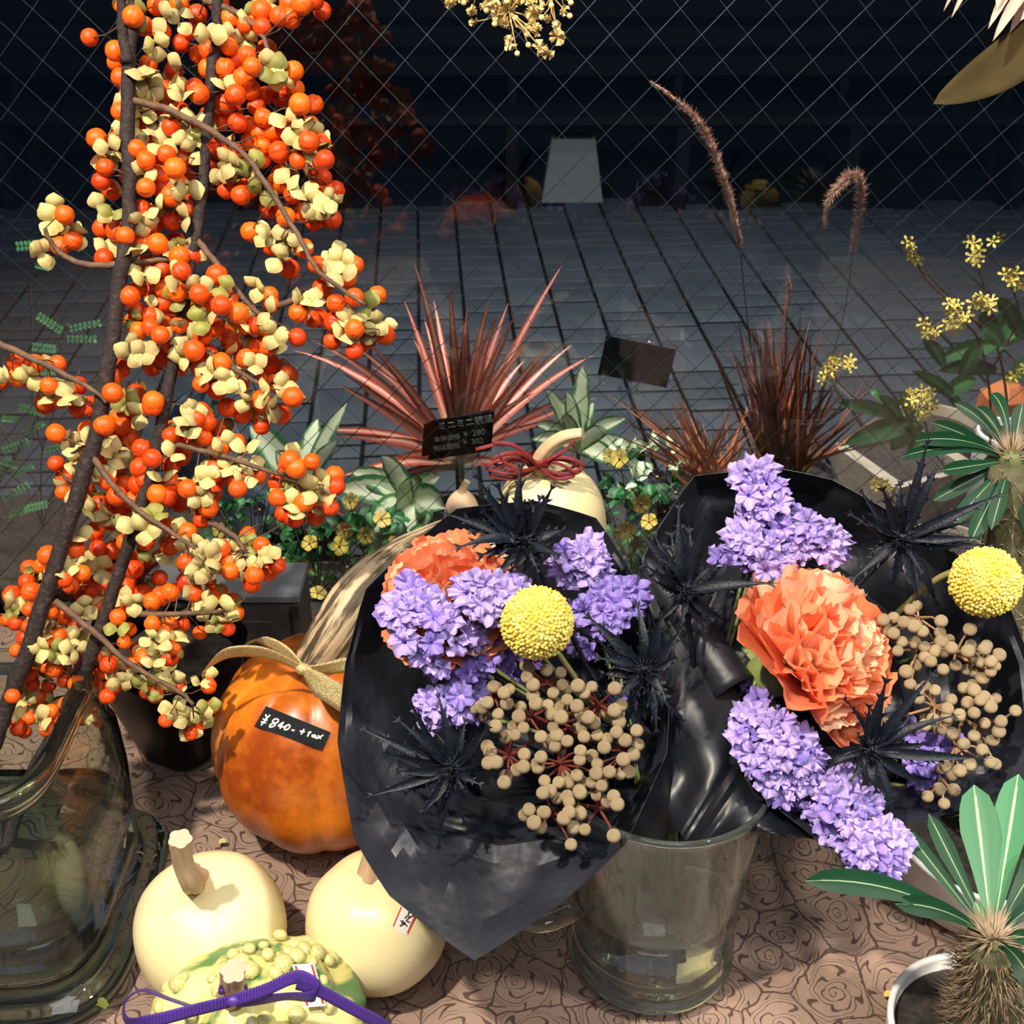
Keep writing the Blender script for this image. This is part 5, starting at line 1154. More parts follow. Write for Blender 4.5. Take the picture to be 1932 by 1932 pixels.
def carnation(base, axis, Rr, label, neck, pale=0.4, n=(12, 12, 12, 10, 9, 7), seed=1, side=None, spread=None, skip=None):
    axis = Vector(axis).normalized(); T = TB('carnation', label, 'flower', base, 'salmon carnations')
    random.seed(seed); u = axis.orthogonal().normalized(); v = axis.cross(u)
    tilts = spread or [1.38, 1.12, 0.85, 0.58, 0.34, 0.12]
    for ly, cnt in enumerate(n):
        for k in range(cnt):
            a = 2 * PI * (k + 0.5 * ly + U(-0.25, 0.25)) / cnt; tl_ = tilts[ly] + U(-0.16, 0.16)
            rad = u * math.cos(a) + v * math.sin(a); d = axis * math.cos(tl_) + rad * math.sin(tl_)
            if skip is not None and ly < 5 and d.dot(skip) > 0.18: continue
            yv = (axis * math.sin(tl_) - rad * math.cos(tl_)); x = yv.cross(d)
            mt = Matrix((x, yv, d)).transposed().to_quaternion()
            from mathutils import Quaternion
            mt = mt @ Quaternion((0, 0, 1), U(-0.5, 0.5))
            isp = R() < (pale if ly < 2 else pale + 0.3)
            s = Rr * [1.0, 0.97, 0.92, 0.87, 0.82, 0.78][ly] * U(0.9, 1.08)
            T.inst('petal', random.choice(PETP if isp else PETO), Vector(base) + axis * Rr * (0.10 + 0.03 * ly), mt, s)
    mb = MB(); q = quat_z(axis)
    P = cr([Vector(base) + axis * Rr * z for z in (-0.48, -0.3, 0.0, 0.22)], 4)
    mb.tube(P, [Rr * 1.25 * x for x in (0.08, 0.10, 0.14, 0.17, 0.19, 0.20, 0.205, 0.20, 0.19, 0.18, 0.17, 0.16, 0.15)][:len(P)], 16); T.part('calyx', mb, M['calyx'])
    stem_to(T, Vector(base) - axis * Rr * 0.45, neck, M['stem'], 0.0022)
    return T
b1 = WD(862, 1152, 0.915)
carnation(b1, (CAM - b1).normalized() + Vector((-0.15, 0.1, 0.25)), 0.054, 'salmon carnation half covered by statice in the left bouquet', NL, 0.3, seed=2)
b2 = WD(1482, 1264, 0.902)
carnation(b2, Vector((0.62, -0.44, 0.64)), 0.072, 'large open salmon carnation facing right in the right bouquet', NR, 0.45, seed=4, spread=[1.30, 1.05, 0.80, 0.55, 0.32, 0.12], n=(13, 13, 11, 10, 9, 7), skip=(Vector((-1, 0, 0)) * 0.75 - UPV * 1.0 + FW * 0.3).normalized())
# green leaves in the bouquets
random.seed(8)
T = TB('carnation_bud_leaves', 'narrow green leaves under the large open carnation', 'leaves', WD(1470, 1290, 0.92))
for (a, b, w_) in [((1400,1220),(1470,1310),14),((1470,1330),(1500,1350),12),((1430,1330),(1490,1290),10),((1450,1200),(1420,1300),12),((1470,1290),(1540,1350),9)]:
    mb = MB(); blade(mb, WD(*a, 0.925), WD(*b, 0.90), w_ / F_PX * 0.9 * 1.2, 0.004); T.part('leaf', mb, M['calyx'])

# ================================================================ POTTED SPINY PLANTS (right)
def spiny(T, base, top, r0, r1, nsp, seed):
    random.seed(seed); P = lin(base, top, 10); mb = MB(); mb.tube([p + rv(0.001) for p in P], [r0 + (r1 - r0) * (i / 10) + 0.002 * math.sin(i * 2) for i in range(11)], 20); T.part('trunk', mb, M['trunk'])
    mb = MB(); ax = (Vector(top) - Vector(base)).normalized(); u0 = ax.orthogonal().normalized(); v0 = ax.cross(u0)
    for i in range(nsp):
        t = R(); a = U(0, 2 * PI); rad = u0 * math.cos(a) + v0 * math.sin(a); rr = r0 + (r1 - r0) * t
        p = Vector(base).lerp(Vector(top), t) + rad * rr * 0.95; d = (rad + ax * U(-0.4, 0.6) + rv(0.35)).normalized(); L = U(0.010, 0.020); uu = d.orthogonal().normalized() * 0.0006; vv = d.cross(uu)
        mb.add([p + uu, p - uu * 0.5 + vv, p - uu * 0.5 - vv, p + d * L], [(0, 1, 3), (1, 2, 3), (2, 0, 3)])
    for i in range(nsp // 4):
        d = (rv() + ax * 1.0).normalized(); d = (d + ax * 0.3).normalized(); p = Vector(top) + d * r1 * 0.6; L = U(0.010, 0.022); uu = d.orthogonal().normalized() * 0.0006; vv = d.cross(uu)
        mb.add([p + uu, p - uu * 0.5 + vv, p - uu * 0.5 - vv, p + d * L], [(0, 1, 3), (1, 2, 3), (2, 0, 3)])
    T.part('spines', mb, M['spine'])['kind'] = 'stuff'
    mb = MB(); mb.sphere(top, r1 * 0.6, 20, 12); T.part('crown', mb, M['stem'])
def round_pot(T, c, r, h, m, soilz=0.012, foot=0.72):
    mb = MB(); P = [(0.0005, 0.0008), (r * foot - 0.004, 0.0008), (r * foot, 0.004), (r * (foot + 0.9 * (1 - foot)), h * 0.7), (r, h - 0.003), (r, h), (r - 0.0035, h + 0.0008), (r - 0.005, h - 0.002), (r - 0.008, h * 0.6), (0.0005, h * 0.55)]
    mb.lathe(c, P, 64); o = T.part('pot', mb, m)
    mb = MB(); rows = []
    rr = r - 0.006
    for i in range(14):
        q = rr * i / 13; rows.append([Vector(c) + Vector((q * math.cos(2 * PI * k / 40), q * math.sin(2 * PI * k / 40), h - soilz + (0.003 * noise.noise(Vector((q * 60 * math.cos(2 * PI * k / 40), q * 60 * math.sin(2 * PI * k / 40), 0))) if i < 13 else 0))) for k in range(40)])
    mb.ngrid(rows, closed=True); T.part('soil', mb, M['soil'])
pg = 'spiny-stemmed plants in white pots'
C1 = WD(1858, 1945, 0.865); C1z = C1.z; C1.z = 0
T = TB('spiny_potted_plant', 'spiny green plant with long leaves in a round white pot, front right corner', 'plant', C1, pg)
round_pot(T, C1, 0.068, C1z, M['white_pot'])
crown = WD(1872, 1775, 0.80); spiny(T, C1 + Vector((0.018, 0, C1z - 0.02)), crown, 0.042, 0.016, 1300, 4)
for (x, y, w_, mm, arc, dt) in [(1518,1662,48,'pachy',0.018,-.0),(1688,1705,40,'pachy',0.010,-.01),(1705,1560,28,'pachy',0.0,.06),(1752,1535,34,'pachy',0.0,.06),(1838,1480,70,'pachy_light',0.0,.06),(1922,1460,66,'pachy_light',0.0,.07),(1980,1600,50,'pachy',0.01,.03),(1990,1700,46,'pachy',0.01,0),(1840,1700,20,'pachy_light',0,.01),(1900,1720,16,'pachy_light',0,.01),(1955,1880,40,'pachy',0.01,-.04),(1985,1800,40,'pachy',0.01,-.03)]:
    mb = MB(); e = WD(x, y, 0.80 + dt); blade(mb, crown, e, w_ / F_PX * 0.82, arc, None, 12, 0.10, 'paddle', 5); T.part('leaf', mb, M[mm])
C2 = WD(1868, 1560, 1.045); h2 = C2.z; C2.z = 0
T = TB('spiny_potted_plant', 'tall spiny plant in a white pot, long leaves fanning behind the right bouquet', 'plant', C2, pg)
round_pot(T, C2, 0.086, h2, M['white_pot'], foot=0.82)
crown = WD(1908, 868, 0.93); spiny(T, C2 + Vector((0, 0.0, h2 - 0.02)), crown, 0.020, 0.018, 500, 9)
random.seed(21)
for (x, y, w_) in [(1726,832,28),(1757,797,27),(1841,768,27),(1775,888,28),(1760,945,30),(1830,1025,34),(1899,1040,34),(1930,760,30),(1793,996,30),(1960,1040,34),(1990,960,34),(2000,860,32),(1990,780,30),(1700,862,24),(1870,742,24),(1800,760,22),(1870,1000,28)]:
    mb = MB(); e = WD(x, y, 0.93 + U(-0.03, 0.03)); blade(mb, crown, e, w_ / F_PX * 0.95, U(0.0, 0.012), None, 12, 0.10, 'paddle', 5, twist=U(-0.4, 0.4)); T.part('leaf', mb, M['pachy'])

# bits fallen on the cloth
for (x, y, mm, lb) in [(187, 1896, 'husk_green', 'tiny green husk fallen on the cloth below the glass jar'), (290, 1672, 'husk_green', 'tiny green husk on the cloth left of the left cream pumpkin'), (420, 1592, 'husk', 'tiny pale crumb on the cloth under the orange pumpkin'), (1676, 1880, 'yellow', 'tiny yellow petal on the cloth left of the front white pot')]:
    mb = MB(); blade(mb, (-0.004, 0, 0.0005), (0.004, 0, 0.0015), 0.006, 0.002, Vector((0, 0, 1)), 5, 0.2, 'oval', 3); o = mb.build('fallen_husk', M[mm], None, True, WZ(x, y, 0)); tag(o, lb, 'husk')
# ================================================================ TOP OF FRAME
random.seed(12)
top0 = WD(1005, -230, 0.82)
T = TB('dried_gypsophila', 'hanging bunch of dried yellow baby\'s breath at the top edge', 'dried flower', top0)
gm = []
for s in range(3):
    mb = MB()
    for k in range(9):
        d = rv().normalized(); rows = []
        u = d.orthogonal().normalized(); v = d.cross(u)
        for i in range(4):
            t = i / 3; rows.append([d * t + u * (0.5 * t * w2) + v * (0.22 * math.sin(w2 * 5 + k) * t) for w2 in (-1, -0.4, 0.3, 1)])
        mb.ngrid(rows)
    gm.append(mb.mesh('floret', M['gyp']))
mb = MB(); mb.sphere((0, 0, 0), 1, 8, 6); BUD = mb.mesh('bud', M['gyp'])
st = MB()
hubs = [WD(x, y, 0.82) for x, y in [(900,-60),(950,-30),(1000,-40),(1040,-10),(960,20)]]
for h_ in hubs: st.tube(cr([top0, top0.lerp(h_, 0.5) + rv(0.004), h_], 4), 0.0008, 5)
for (x, y, r) in [(850,5,10),(890,20,9),(892,42,9),(912,12,8),(940,28,17),(925,0,12),(955,44,11),(968,5,16),(1005,25,15),(1003,45,12),(1012,58,11),(1018,12,10),(963,80,13),(1017,88,14),(1032,102,10),(1053,68,14),(1035,35,8),(1050,45,8),(1065,20,7),(985,-10,14),(1030,-15,12),(945,-15,12),(880,-5,10),(975,48,8),(870,0,8),(932,10,12),(1000,0,12)]:
    q = WD(x, y, 0.82 + U(-0.015, 0.015)); hb = min(hubs, key=lambda k: (k - q).length)
    for rep in range(2): T.inst('floret', random.choice(gm), q + rv(0.001), quat_z(rv(), 0), r / F_PX * 0.82 * U(0.95, 1.15))
    st.tube([hb, hb.lerp(q, 0.5) + rv(0.003), q], 0.0005, 4)
for (x, y) in [(973,34),(995,65),(997,85),(976,101),(1048,46),(1022,33),(918,20),(875,5),(1040,10),(933,45),(1077,5),(1075,30)]:
    q = WD(x, y, 0.82); T.inst('bud', BUD, q, None, 5.5 / F_PX * 0.82); hb = min(hubs, key=lambda k: (k - q).length); st.tube([hb, hb.lerp(q, 0.5) + rv(0.002), q], 0.0004, 4)
T.part('stalks', st, M['gypstem'])
a = WD(2080, -60, 0.85)
T = TB('dried_protea', 'dried brown flower with a broad olive leaf in the top right corner', 'dried flower', a)
mb = MB(); blade(mb, WD(2060, -20, 0.84), WD(1760, 196, 0.80), 0.034, -0.010, None, 16, 0.12, 'lance', 7, twist=0.3); o = T.part('leaf', mb, M['olive']); solidify(o, 0.0006)
for (s, e, w_) in [((1930,-60),(1864,55),20),((1950,-40),(1873,78),22),((1900,-60),(1880,20),22),((1960,-20),(1905,62),24),((1830,-60),(1780,22),10),((1850,-60),(1795,34),12),((1990,-30),(1925,40),26)]:
    mb = MB(); blade(mb, WD(*s, 0.83), WD(*e, 0.81 + U(-.01, .01)), w_ / F_PX * 0.82, 0.004, None, 8, 0.25, 'lance', 5); T.part('petal', mb, M['drypink'])
mb = MB(); mb.sphere(WD(1960, -90, 0.84), 0.022, 20, 12, (1, 1, 1.3)); mb.tube([WD(1960, -90, 0.84), a, WD(2120, -260, 0.86)], 0.004, 8); T.part('flower_base', mb, M['drypink'])

# ================================================================ OUTSIDE PLANTS
SH = -0.20
T = TB('plant_shelf', 'low dark slatted shelf outside the window under the potted plants', 'shelf', (0.45, 1.5, GZ))
for k in range(6):
    mb = MB(); mb.box((0.42, 1.275 + 0.088 * k, SH - 0.012), (0.80, 0.040, 0.010)); T.part('board', mb, M['darkwood'], False)
for sx in (-0.72, 0.72):
    for y in (1.29, 1.70):
        mb = MB(); mb.box((0.42 + sx, y, (GZ + SH - 0.022) / 2), (0.02, 0.02, (SH - 0.022 - GZ) / 2)); T.part('leg', mb, M['darkwood'], False)
def ptpot(T, c, r, h, m):
    round_pot(T, c, r, h, m, 0.01)
# dracaena
dc = WY(868, 905, 1.62); dpot = Vector((dc.x, 1.62, SH))
T = TB('red_dracaena', 'spiky pink and red bladed plant in a pot outside the window', 'plant', dpot)
ph_ = max(0.06, dc.z - SH - 0.06)
round_pot(T, dpot, 0.055, ph_, M['planterdark'])
crown = Vector((dc.x, 1.62, dc.z + 0.03)); mb = MB(); mb.tube(lin(dpot + Vector((0, 0, ph_ - 0.02)), crown, 6), 0.007, 10); T.part('stem', mb, M['trunk'])
random.seed(31)
tips = [(780,490),(848,520),(762,565),(818,565),(882,578),(925,565),(940,590),(960,570),(1062,498),(975,590),(780,640),(850,625),(878,625),(962,635),(1003,640),(1045,645),(1045,668),(1120,670),(585,640),(550,660),(640,700),(632,722),(690,640),(700,690),(575,815),(700,830),(650,640),(735,690),(900,700),(990,680),(1010,740),(1090,740),(1060,790),(620,820),(720,870),(640,900),(980,880),(760,720),(830,700),(930,640),(980,640),(700,930),(760,955),(1080,650),(1130,750),(800,600),(860,660),(905,630)]
for (x, y) in tips:
    e = WY(x, y, 1.62 + U(-0.16, 0.20)); mb = MB(); L = (e - crown).length
    blade(mb, crown + Vector((0, 0, U(-0.01, 0.02))), e, U(0.011, 0.016), L * U(0.03, 0.10), None, 9, 0.18, 'strap', 3, twist=U(-0.8, 0.8)); T.part('leaf', mb, M['dracaena'])
# price cards
def textmesh(s, size, m, name='lettering'):
    cu = bpy.data.curves.new('t', 'FONT'); cu.body = s; cu.size = size; cu.extrude = 0.0002; cu.align_x = 'LEFT'; cu.offset = 0.0
    o = bpy.data.objects.new('t', cu); COL.objects.link(o); dg = bpy.context.evaluated_depsgraph_get()
    me = bpy.data.meshes.new_from_object(o.evaluated_get(dg)); bpy.data.objects.remove(o); me.materials.clear(); me.materials.append(m); me.name = name
    return me
def card(T, TLp, TRp, BLp, Y, th=0.0015, m=None, name='card'):
    A, B, C_ = WY(*TLp, Y), WY(*TRp, Y), WY(*BLp, Y + 0.0)
    x = (B - A); y = (A - C_); n = x.cross(y).normalized(); mb = MB(); D = C_ + x
    vs = [A, B, D, C_] + [p - n * th for p in (A, B, D, C_)]
    mb.add(vs, [(0, 3, 2, 1), (4, 5, 6, 7), (0, 1, 5, 4), (1, 2, 6, 5), (2, 3, 7, 6), (3, 0, 4, 7)])
    return T.part(name, mb, m or M['label_black'], False), A, B, C_, n
Yc = 1.46
T = TB('price_card', 'black price card with white handwriting in front of the red bladed plant', 'sign', WY(865, 900, Yc))
cd_, A, B, C_, n = card(T, (812, 794), (933, 776), (808, 868), Yc)
x = (B - A).normalized(); y = (A - C_); y = (y - x * y.dot(x)).normalized(); z = x.cross(y)
W_ = (B - A).length
for (s, u, v, sz) in [('ミニミニ観葉', 0.13, 0.25, 0.145), ('本体価格', 0.08, 0.55, 0.105), ('¥', 0.55, 0.52, 0.11), ('280', 0.68, 0.54, 0.14), ('税込価格', 0.08, 0.78, 0.105), ('¥', 0.55, 0.72, 0.11), ('302', 0.68, 0.75, 0.13)]:
    me = textmesh(s, W_ * sz, M['ink_white']); p = A + (B - A) * u - (A - C_) * v + z * 0.0006
    q = Matrix((x, y, z)).transposed().to_quaternion(); T.inst('lettering', me, p, q, 1, parent=cd_)
card(T, (800, 800), (925, 773), (795, 862), Yc + 0.012, 0.001, M['label_black'], 'backing_card')
mb = MB(); mb.tube([WY(868, 862, Yc - 0.004), WY(876, 960, Yc)], 0.003, 8); mb.tube([WY(890, 858, Yc - 0.004), WY(894, 900, Yc)], 0.002, 8); T.part('clear_holder', mb, M['acrylic'])
Yc = 1.72
T = TB('blank_price_card', 'plain black card tilted in a clear holder, right of the red bladed plant', 'sign', WY(1230, 740, Yc))
card(T, (1144, 633), (1276, 660), (1128, 706), Yc, 0.002)
mb = MB(); cA = WY(1140, 626, Yc - 0.003); cB = WY(1282, 654, Yc - 0.003); mb.tube([cA, cB], 0.0022, 6); mb.tube([WY(1165, 733, Yc), WY(1205, 742, Yc)], 0.004, 6)
mb.tube([WY(1176, 700, Yc - 0.005), WY(1170, 735, Yc - 0.004), WY(1200, 820, Yc)], 0.0022, 6); mb.tube([WY(1205, 706, Yc - 0.005), WY(1200, 738, Yc - 0.004)], 0.0022, 6); mb.sphere(WY(1176, 698, Yc - 0.006), 0.0028, 8, 6); mb.sphere(WY(1205, 704, Yc - 0.006), 0.0028, 8, 6)
T.part('clear_holder', mb, M['acrylic'])

# leafy plants: leaves copied from shared meshes
def leafmesh(m, shape, cup, ar=0.8, wave=0):
    mb = MB(); blade(mb, (0, 0, 0), (0, 0, 1), ar, 0.10, Vector((0, -1, 0)), 7, cup, shape, 5, up=Vector((0, -1, 0)), wave=wave); return mb.mesh('leaf', m)
LV = [leafmesh(M['viola_leaf'], 'oval', 0.12, 0.7), leafmesh(M['viola_leaf'], 'heart', 0.2, 0.85, 0.03)]
LVAR = [leafmesh(M['variegated'], 'lance', 0.12, 0.38, 0.02), leafmesh(M['variegated'], 'heart', 0.10, 0.6, 0.03)]
def leaf_q(P, spread=0.6, face=0.8):
    """leaf lying roughly facing up / the viewer"""
    d = Vector((U(-1, 1), U(-1, 1), U(-0.1, 0.9))).normalized()
    nrm = (Vector((0, -0.5, 0.9)) + rv(spread)).normalized(); nrm = (nrm - d * nrm.dot(d)).normalized(); x = (-nrm).cross(d)
    return Matrix((x, -nrm, d)).transposed().to_quaternion()
def flower5(m, mc, wide=0.5, n=5):
    mb = MB()
    for k in range(n):
        a = 2 * PI * k / n; d = Vector((math.cos(a), math.sin(a), 0.15)); blade(mb, d * 0.08, d, wide, 0.05, Vector((0, 0, 1)), 5, 0.1, 'paddle', 3)
    mb.mi = 1; mb.sphere((0, 0, 0.06), 0.16, 8, 5); return mb.mesh('flower', [m, mc])
VF = [flower5(M['viola_yellow'], M['terracotta'], 0.9), flower5(M['viola_dark'], M['viola_yellow'], 0.9)]
YF = flower5(M['yellow'], M['yellow'], 0.42)
def bedding(base, region, nl, flowers, label, Yr, size=0.017, kinds=LV, potr=0.07, group='leafy bedding plants outside the window', potm=None):
    T = TB('bedding_plant', label, 'plant', base, group)
    round_pot(T, base, potr, 0.09, potm or M['planterdark']); st = MB(); root = Vector(base) + Vector((0, 0, 0.08))
    x0, y0, x1, y1 = region
    for k in range(nl):
        x, y = U(x0, x1), U(y0, y1); 
        P = WY(x, y, U(*Yr))
        if P.z < SH + 0.06: P.z = SH + 0.06 + R() * 0.02
        T.inst('leaf', random.choice(kinds), P, leaf_q(P), size * U(0.7, 1.35))
        if k % 3 == 0: st.tube([root, P], 0.0008, 4, False)
    for (x, y, dk) in flowers:
        P = WY(x, y, Yr[0] - 0.01); T.inst('flower', VF[dk], P, quat_z(CAM - P + rv(0.8), U(0, 6)), U(0.010, 0.013)); st.tube([root, P], 0.0008, 4, False)
    T.part('stalks', st, M['stem'])
random.seed(41)
def shelfp(px, Y): r = WY(px, 1000, Y); return Vector((r.x, Y, SH + 0.0005))
bedding(shelfp(590, 1.36), (535, 960, 700, 1150), 110, [(585,1025,0),(650,1000,0),(575,1070,0),(640,1030,0),(600,1120,0),(690,1010,0)], 'green bedding plant with yellow flowers left of the left bouquet', (1.25, 1.40))
bedding(shelfp(700, 1.34), (640, 980, 780, 1130), 85, [(745,1025,0),(720,980,0),(690,1060,0),(655,1070,1),(660,945,0)], 'green yellow-flowered bedding plant touching the left bouquet paper', (1.24, 1.38), potr=0.06)
bedding(shelfp(470, 1.42), (380, 920, 560, 1060), 70, [(490,962,1),(415,1000,0)], 'leafy plant behind the berry branch beside the blue grey wrapper', (1.32, 1.5), 0.015, potr=0.06)
bedding(shelfp(1215, 1.36), (1130, 920, 1300, 1090), 95, [(1210,950,0),(1255,965,1),(1225,985,0),(1180,1000,0),(1275,930,1),(1170,865,0)], 'green bedding plant with dark and yellow flowers between the bouquets', (1.24, 1.42))
bedding(shelfp(1240, 1.55), (1150, 840, 1290, 950), 60, [(1150,860,0),(1240,900,1)], 'pale mottled bedding plant behind the tall cream squash', (1.42, 1.58), 0.024, [LVAR[1], LV[0], LVAR[1]], 0.05)
# variegated
def variegated(base, tips, label, Y, w_, root_px, mm='variegated'):
    T = TB('variegated_plant', label, 'plant', base, 'cream and green leaved plants outside')
    round_pot(T, base, 0.048, 0.08, M['planterdark']); rt = Vector(base) + Vector((0, 0, 0.09)); rt2 = WY(*root_px, Y)
    mb = MB(); mb.tube([rt, rt2], 0.003, 6); T.part('stem', mb, M['stem'])
    for (x, y, ww) in tips:
        e = WY(x, y, Y + U(-0.06, 0.06)); mb = MB(); blade(mb, rt2, e, ww / F_PX * (Y + 0.2), 0.012, None, 9, 0.12, 'lance', 7, wave=0.001); T.part('leaf', mb, M[mm])
random.seed(44)
variegated(shelfp(760, 1.50), [(640,925,60),(660,890,45),(700,960,75),(745,930,85),(800,1000,70),(690,1010,60),(840,960,60),(720,860,40),(770,1010,70),(830,900,40),(780,905,60)], 'broad cream leaved plant under the handwritten price card', 1.46, 60, (775, 950))
variegated(shelfp(1095, 1.56), [(1100,690,36),(1030,735,28),(1180,790,32),(1150,850,40),(1010,800,28),(1060,780,26),(1200,850,40),(1120,760,26),(1170,880,40),(1000,830,30),(1070,740,28),(1225,890,40),(1150,815,34)], 'white edged leafy plant rising behind the curved squash stem', 1.54, 40, (1090, 850))
variegated(shelfp(560, 1.56), [(470,800,60),(600,790,40),(640,830,30),(520,850,40),(590,900,30),(655,760,30)], 'silvery striped leaf plant right of the blue grey wrapper', 1.55, 40, (570, 930), 'variegated')
# pink pot
c = shelfp(612, 1.52); T = TB('pink_pot', 'dull pink plastic pot among the bedding plants', 'pot', c); hz = WY(612, 985, 1.52).z - SH; round_pot(T, c, 0.034, max(0.08, hz), M['planterpink'], 0.006)
# blue-grey wrapper
c = shelfp(455, 1.60); T = TB('wrapped_plant', 'plant sleeve of blue grey wrapper behind the berry branch', 'wrapper', c)
mb = MB(); rows = []; tz = WY(400, 730, 1.60).z
for i in range(12):
    t = i / 11; z = SH + (tz - SH) * t; r_ = 0.035 + 0.055 * (1 - t) ; cx = c.x - 0.035 * t - 0.01
    rows.append([Vector((cx + r_ * math.cos(a) * (1 + 0.1 * math.sin(5 * a + i)), 1.60 + r_ * 0.5 * math.sin(a), z + (0.03 * math.cos(a) if i == 11 else 0))) for a in [2 * PI * k / 36 for k in range(36)]])
mb.ngrid(rows, closed=True); o = T.part('sleeve', mb, M['plasticwrap']); solidify(o, 0.0005)
random.seed(50); Pm = MB()
for (x, y) in [(375,700),(400,690),(420,760),(395,720),(360,740)]:
    mb = MB(); blade(mb, Vector((c.x - 0.04, 1.60, tz - 0.05)), WY(x, y, 1.58), 0.010, 0.01, None, 7, 0.1, 'lance'); T.part('leaf', mb, M['viola_leaf'])

# red grass
def grass(base, root_px, Y, tips, label, mm, wd=0.0035, group=None, arc=(0.0, 0.05)):
    T = TB('red_grass', label, 'plant', base, group); round_pot(T, base, 0.065, max(0.06, WY(*root_px, Y).z - SH - 0.01), M['planterdark']); rt = WY(*root_px, Y)
    for (x, y) in tips:
        e = WY(x, y, Y + U(-0.12, 0.14)); s = rt + Vector((U(-0.03, 0.03), U(-0.03, 0.03), 0)); mb = MB()
        blade(mb, s, e, wd * U(0.7, 1.3), (e - s).length * U(*arc), None, 10, 0.1, 'strap', 3, up=Vector((U(-0.6, 0.6), 0, 1)).normalized()); T.part('blade', mb, M[mm if R() < 0.8 else 'redgrass_bright'])
    return T, rt
random.seed(61); gg = 'red fountain grasses outside the window'
tp1 = [(1470 + random.gauss(0, 62), 640 + abs(random.gauss(0, 70)) - 50) for _ in range(80)]
tp1 += [(1420 + 260 * R(), 700 + 140 * R()) for _ in range(40)] + [(1485,520),(1440,600),(1400,640),(1530,640),(1600,690),(1640,720),(1490,580),(1510,560)]
T, rt = grass(shelfp(1480, 1.55), (1470, 900), 1.52, tp1, 'dense dark red fountain grass with drooping plumes, right of centre', 'redgrass', 0.0042, gg)
def plume(T, pl, Y, rad, stempl=None):
    P = cr([WY(x, y, Y) for x, y in pl], 8); mb = MB(); n = len(P); mb.tube(P, 0.0012, 6)
    for i, p in enumerate(P):
        t = i / (n - 1); r_ = rad * (0.35 + 0.65 * math.sin(PI * (0.1 + 0.85 * t))) * (0.6 if t < 0.2 else 1)
        tg = (P[min(i + 1, n - 1)] - P[max(i - 1, 0)]).normalized()
        for k in range(46):
            d = (rv().normalized() + tg * -0.9).normalized(); b = p + tg * U(-0.004, 0.004); u = d.orthogonal().normalized() * 0.0005; L = r_ * U(0.5, 1.25)
            mb.add([b + u, b - u, b + d * L], [(0, 1, 2)]); u2 = d.cross(u); mb.add([b + u2, b - u2, b + d * L], [(0, 1, 2)])
    T.part('plume', mb, M['plume'])
    if stempl:
        mb = MB(); mb.tube(cr([WY(x, y, Y) for x, y in stempl], 5), 0.0008, 5); T.part('plume_stalk', mb, M['finestem'])
plume(T, [(1232,158),(1262,178),(1312,222),(1340,270),(1362,330),(1380,385),(1392,440),(1396,462)], 1.45, 0.010, [(1396,462),(1410,600),(1440,800),(1470,900)])
plume(T, [(1557,425),(1562,385),(1585,350),(1612,332),(1625,360),(1618,420),(1608,480)], 1.50, 0.013, [(1608,480),(1590,600),(1540,760),(1480,900)])
plume(T, [(1486,520),(1490,550),(1484,590)], 1.5, 0.005, [(1484,590),(1478,750),(1470,900)])
tp2 = [(1300 + 160 * (R() - 0.5) * 2.0, 740 + 120 * R()) for _ in range(70)] + [(1262,745),(1275,735),(1420,745),(1195,800),(1180,830)]
T, rt = grass(shelfp(1330, 1.50), (1340, 920), 1.45, tp2, 'low orange red grass directly behind the right bouquet', 'redgrass_bright', 0.003, gg)

# yellow flowered shrub (right)
random.seed(71)
sb = shelfp(1800, 1.45)
T = TB('yellow_flower_shrub', 'green shrub with clusters of small yellow star flowers, far right outside', 'plant', sb)
round_pot(T, sb, 0.07, 0.10, M['creampot'])
stm = MB(); Yg = 1.42
for pl in ([(1830,960),(1760,850),(1680,790),(1600,740),(1570,700)], [(1850,960),(1870,800),(1850,650),(1800,600),(1760,620)], [(1900,960),(1900,760),(1870,600),(1840,480)], [(1870,700),(1920,600),(1905,530)], [(1760,850),(1740,780),(1730,760)], [(1860,620),(1760,540),(1720,475)], [(1700,960),(1660,920)]):
    stm.tube(cr([WY(x, y, Yg) for x, y in pl], 5), 0.0016, 6)
T.part('branches', stm, M['twig'])
for (x, y, n_) in [(1722,462,3),(1722,482,3),(1838,462,3),(1845,485,4),(1878,448,2),(1905,522,7),(1925,530,3),(1848,565,7),(1862,575,5),(1800,580,7),(1815,605,6),(1790,615,5),(1755,630,6),(1745,615,4),(1562,700,6),(1575,680,5),(1595,685,4),(1555,715,3),(1720,745,5),(1715,765,5),(1745,745,4),(1755,765,5),(1735,780,4),(1650,912,4),(1665,918,4),(1925,690,3),(1912,710,3)]:
    for k in range(n_):
        q = WY(x + U(-11, 11), y + U(-9, 9), Yg - 0.01 + U(-0.01, 0.01)); T.inst('flower', YF, q, quat_z(CAM - q + rv(1.2), U(0, 6)), U(0.0080, 0.0105))
for (a, b, w_) in [((1900,650),(1770,680),34),((1870,640),(1850,590),34),((1850,620),(1890,655),36),((1900,650),(1932,600),40),((1850,650),(1810,720),30),((1880,700),(1770,700),30),((1840,720),(1780,750),34),((1690,790),(1580,760),26),((1700,800),(1660,745),24),((1740,800),(1680,850),40),((1730,800),(1590,840),40),((1720,790),(1700,740),26),((1930,640),(1880,560),30),((1900,720),(1960,680),34),((1660,760),(1640,735),14),((1780,690),(1740,640),24),((1900,600),(1850,640),28),((1750,820),(1710,870),30),((1810,760),(1720,700),24)]:
    mb = MB(); blade(mb, WY(*a, Yg), WY(*b, Yg + U(-0.03, 0.03)), w_ / F_PX * 1.6, 0.006, None, 9, 0.15, 'lance', 5); T.part('leaf', mb, M['viola_leaf'])
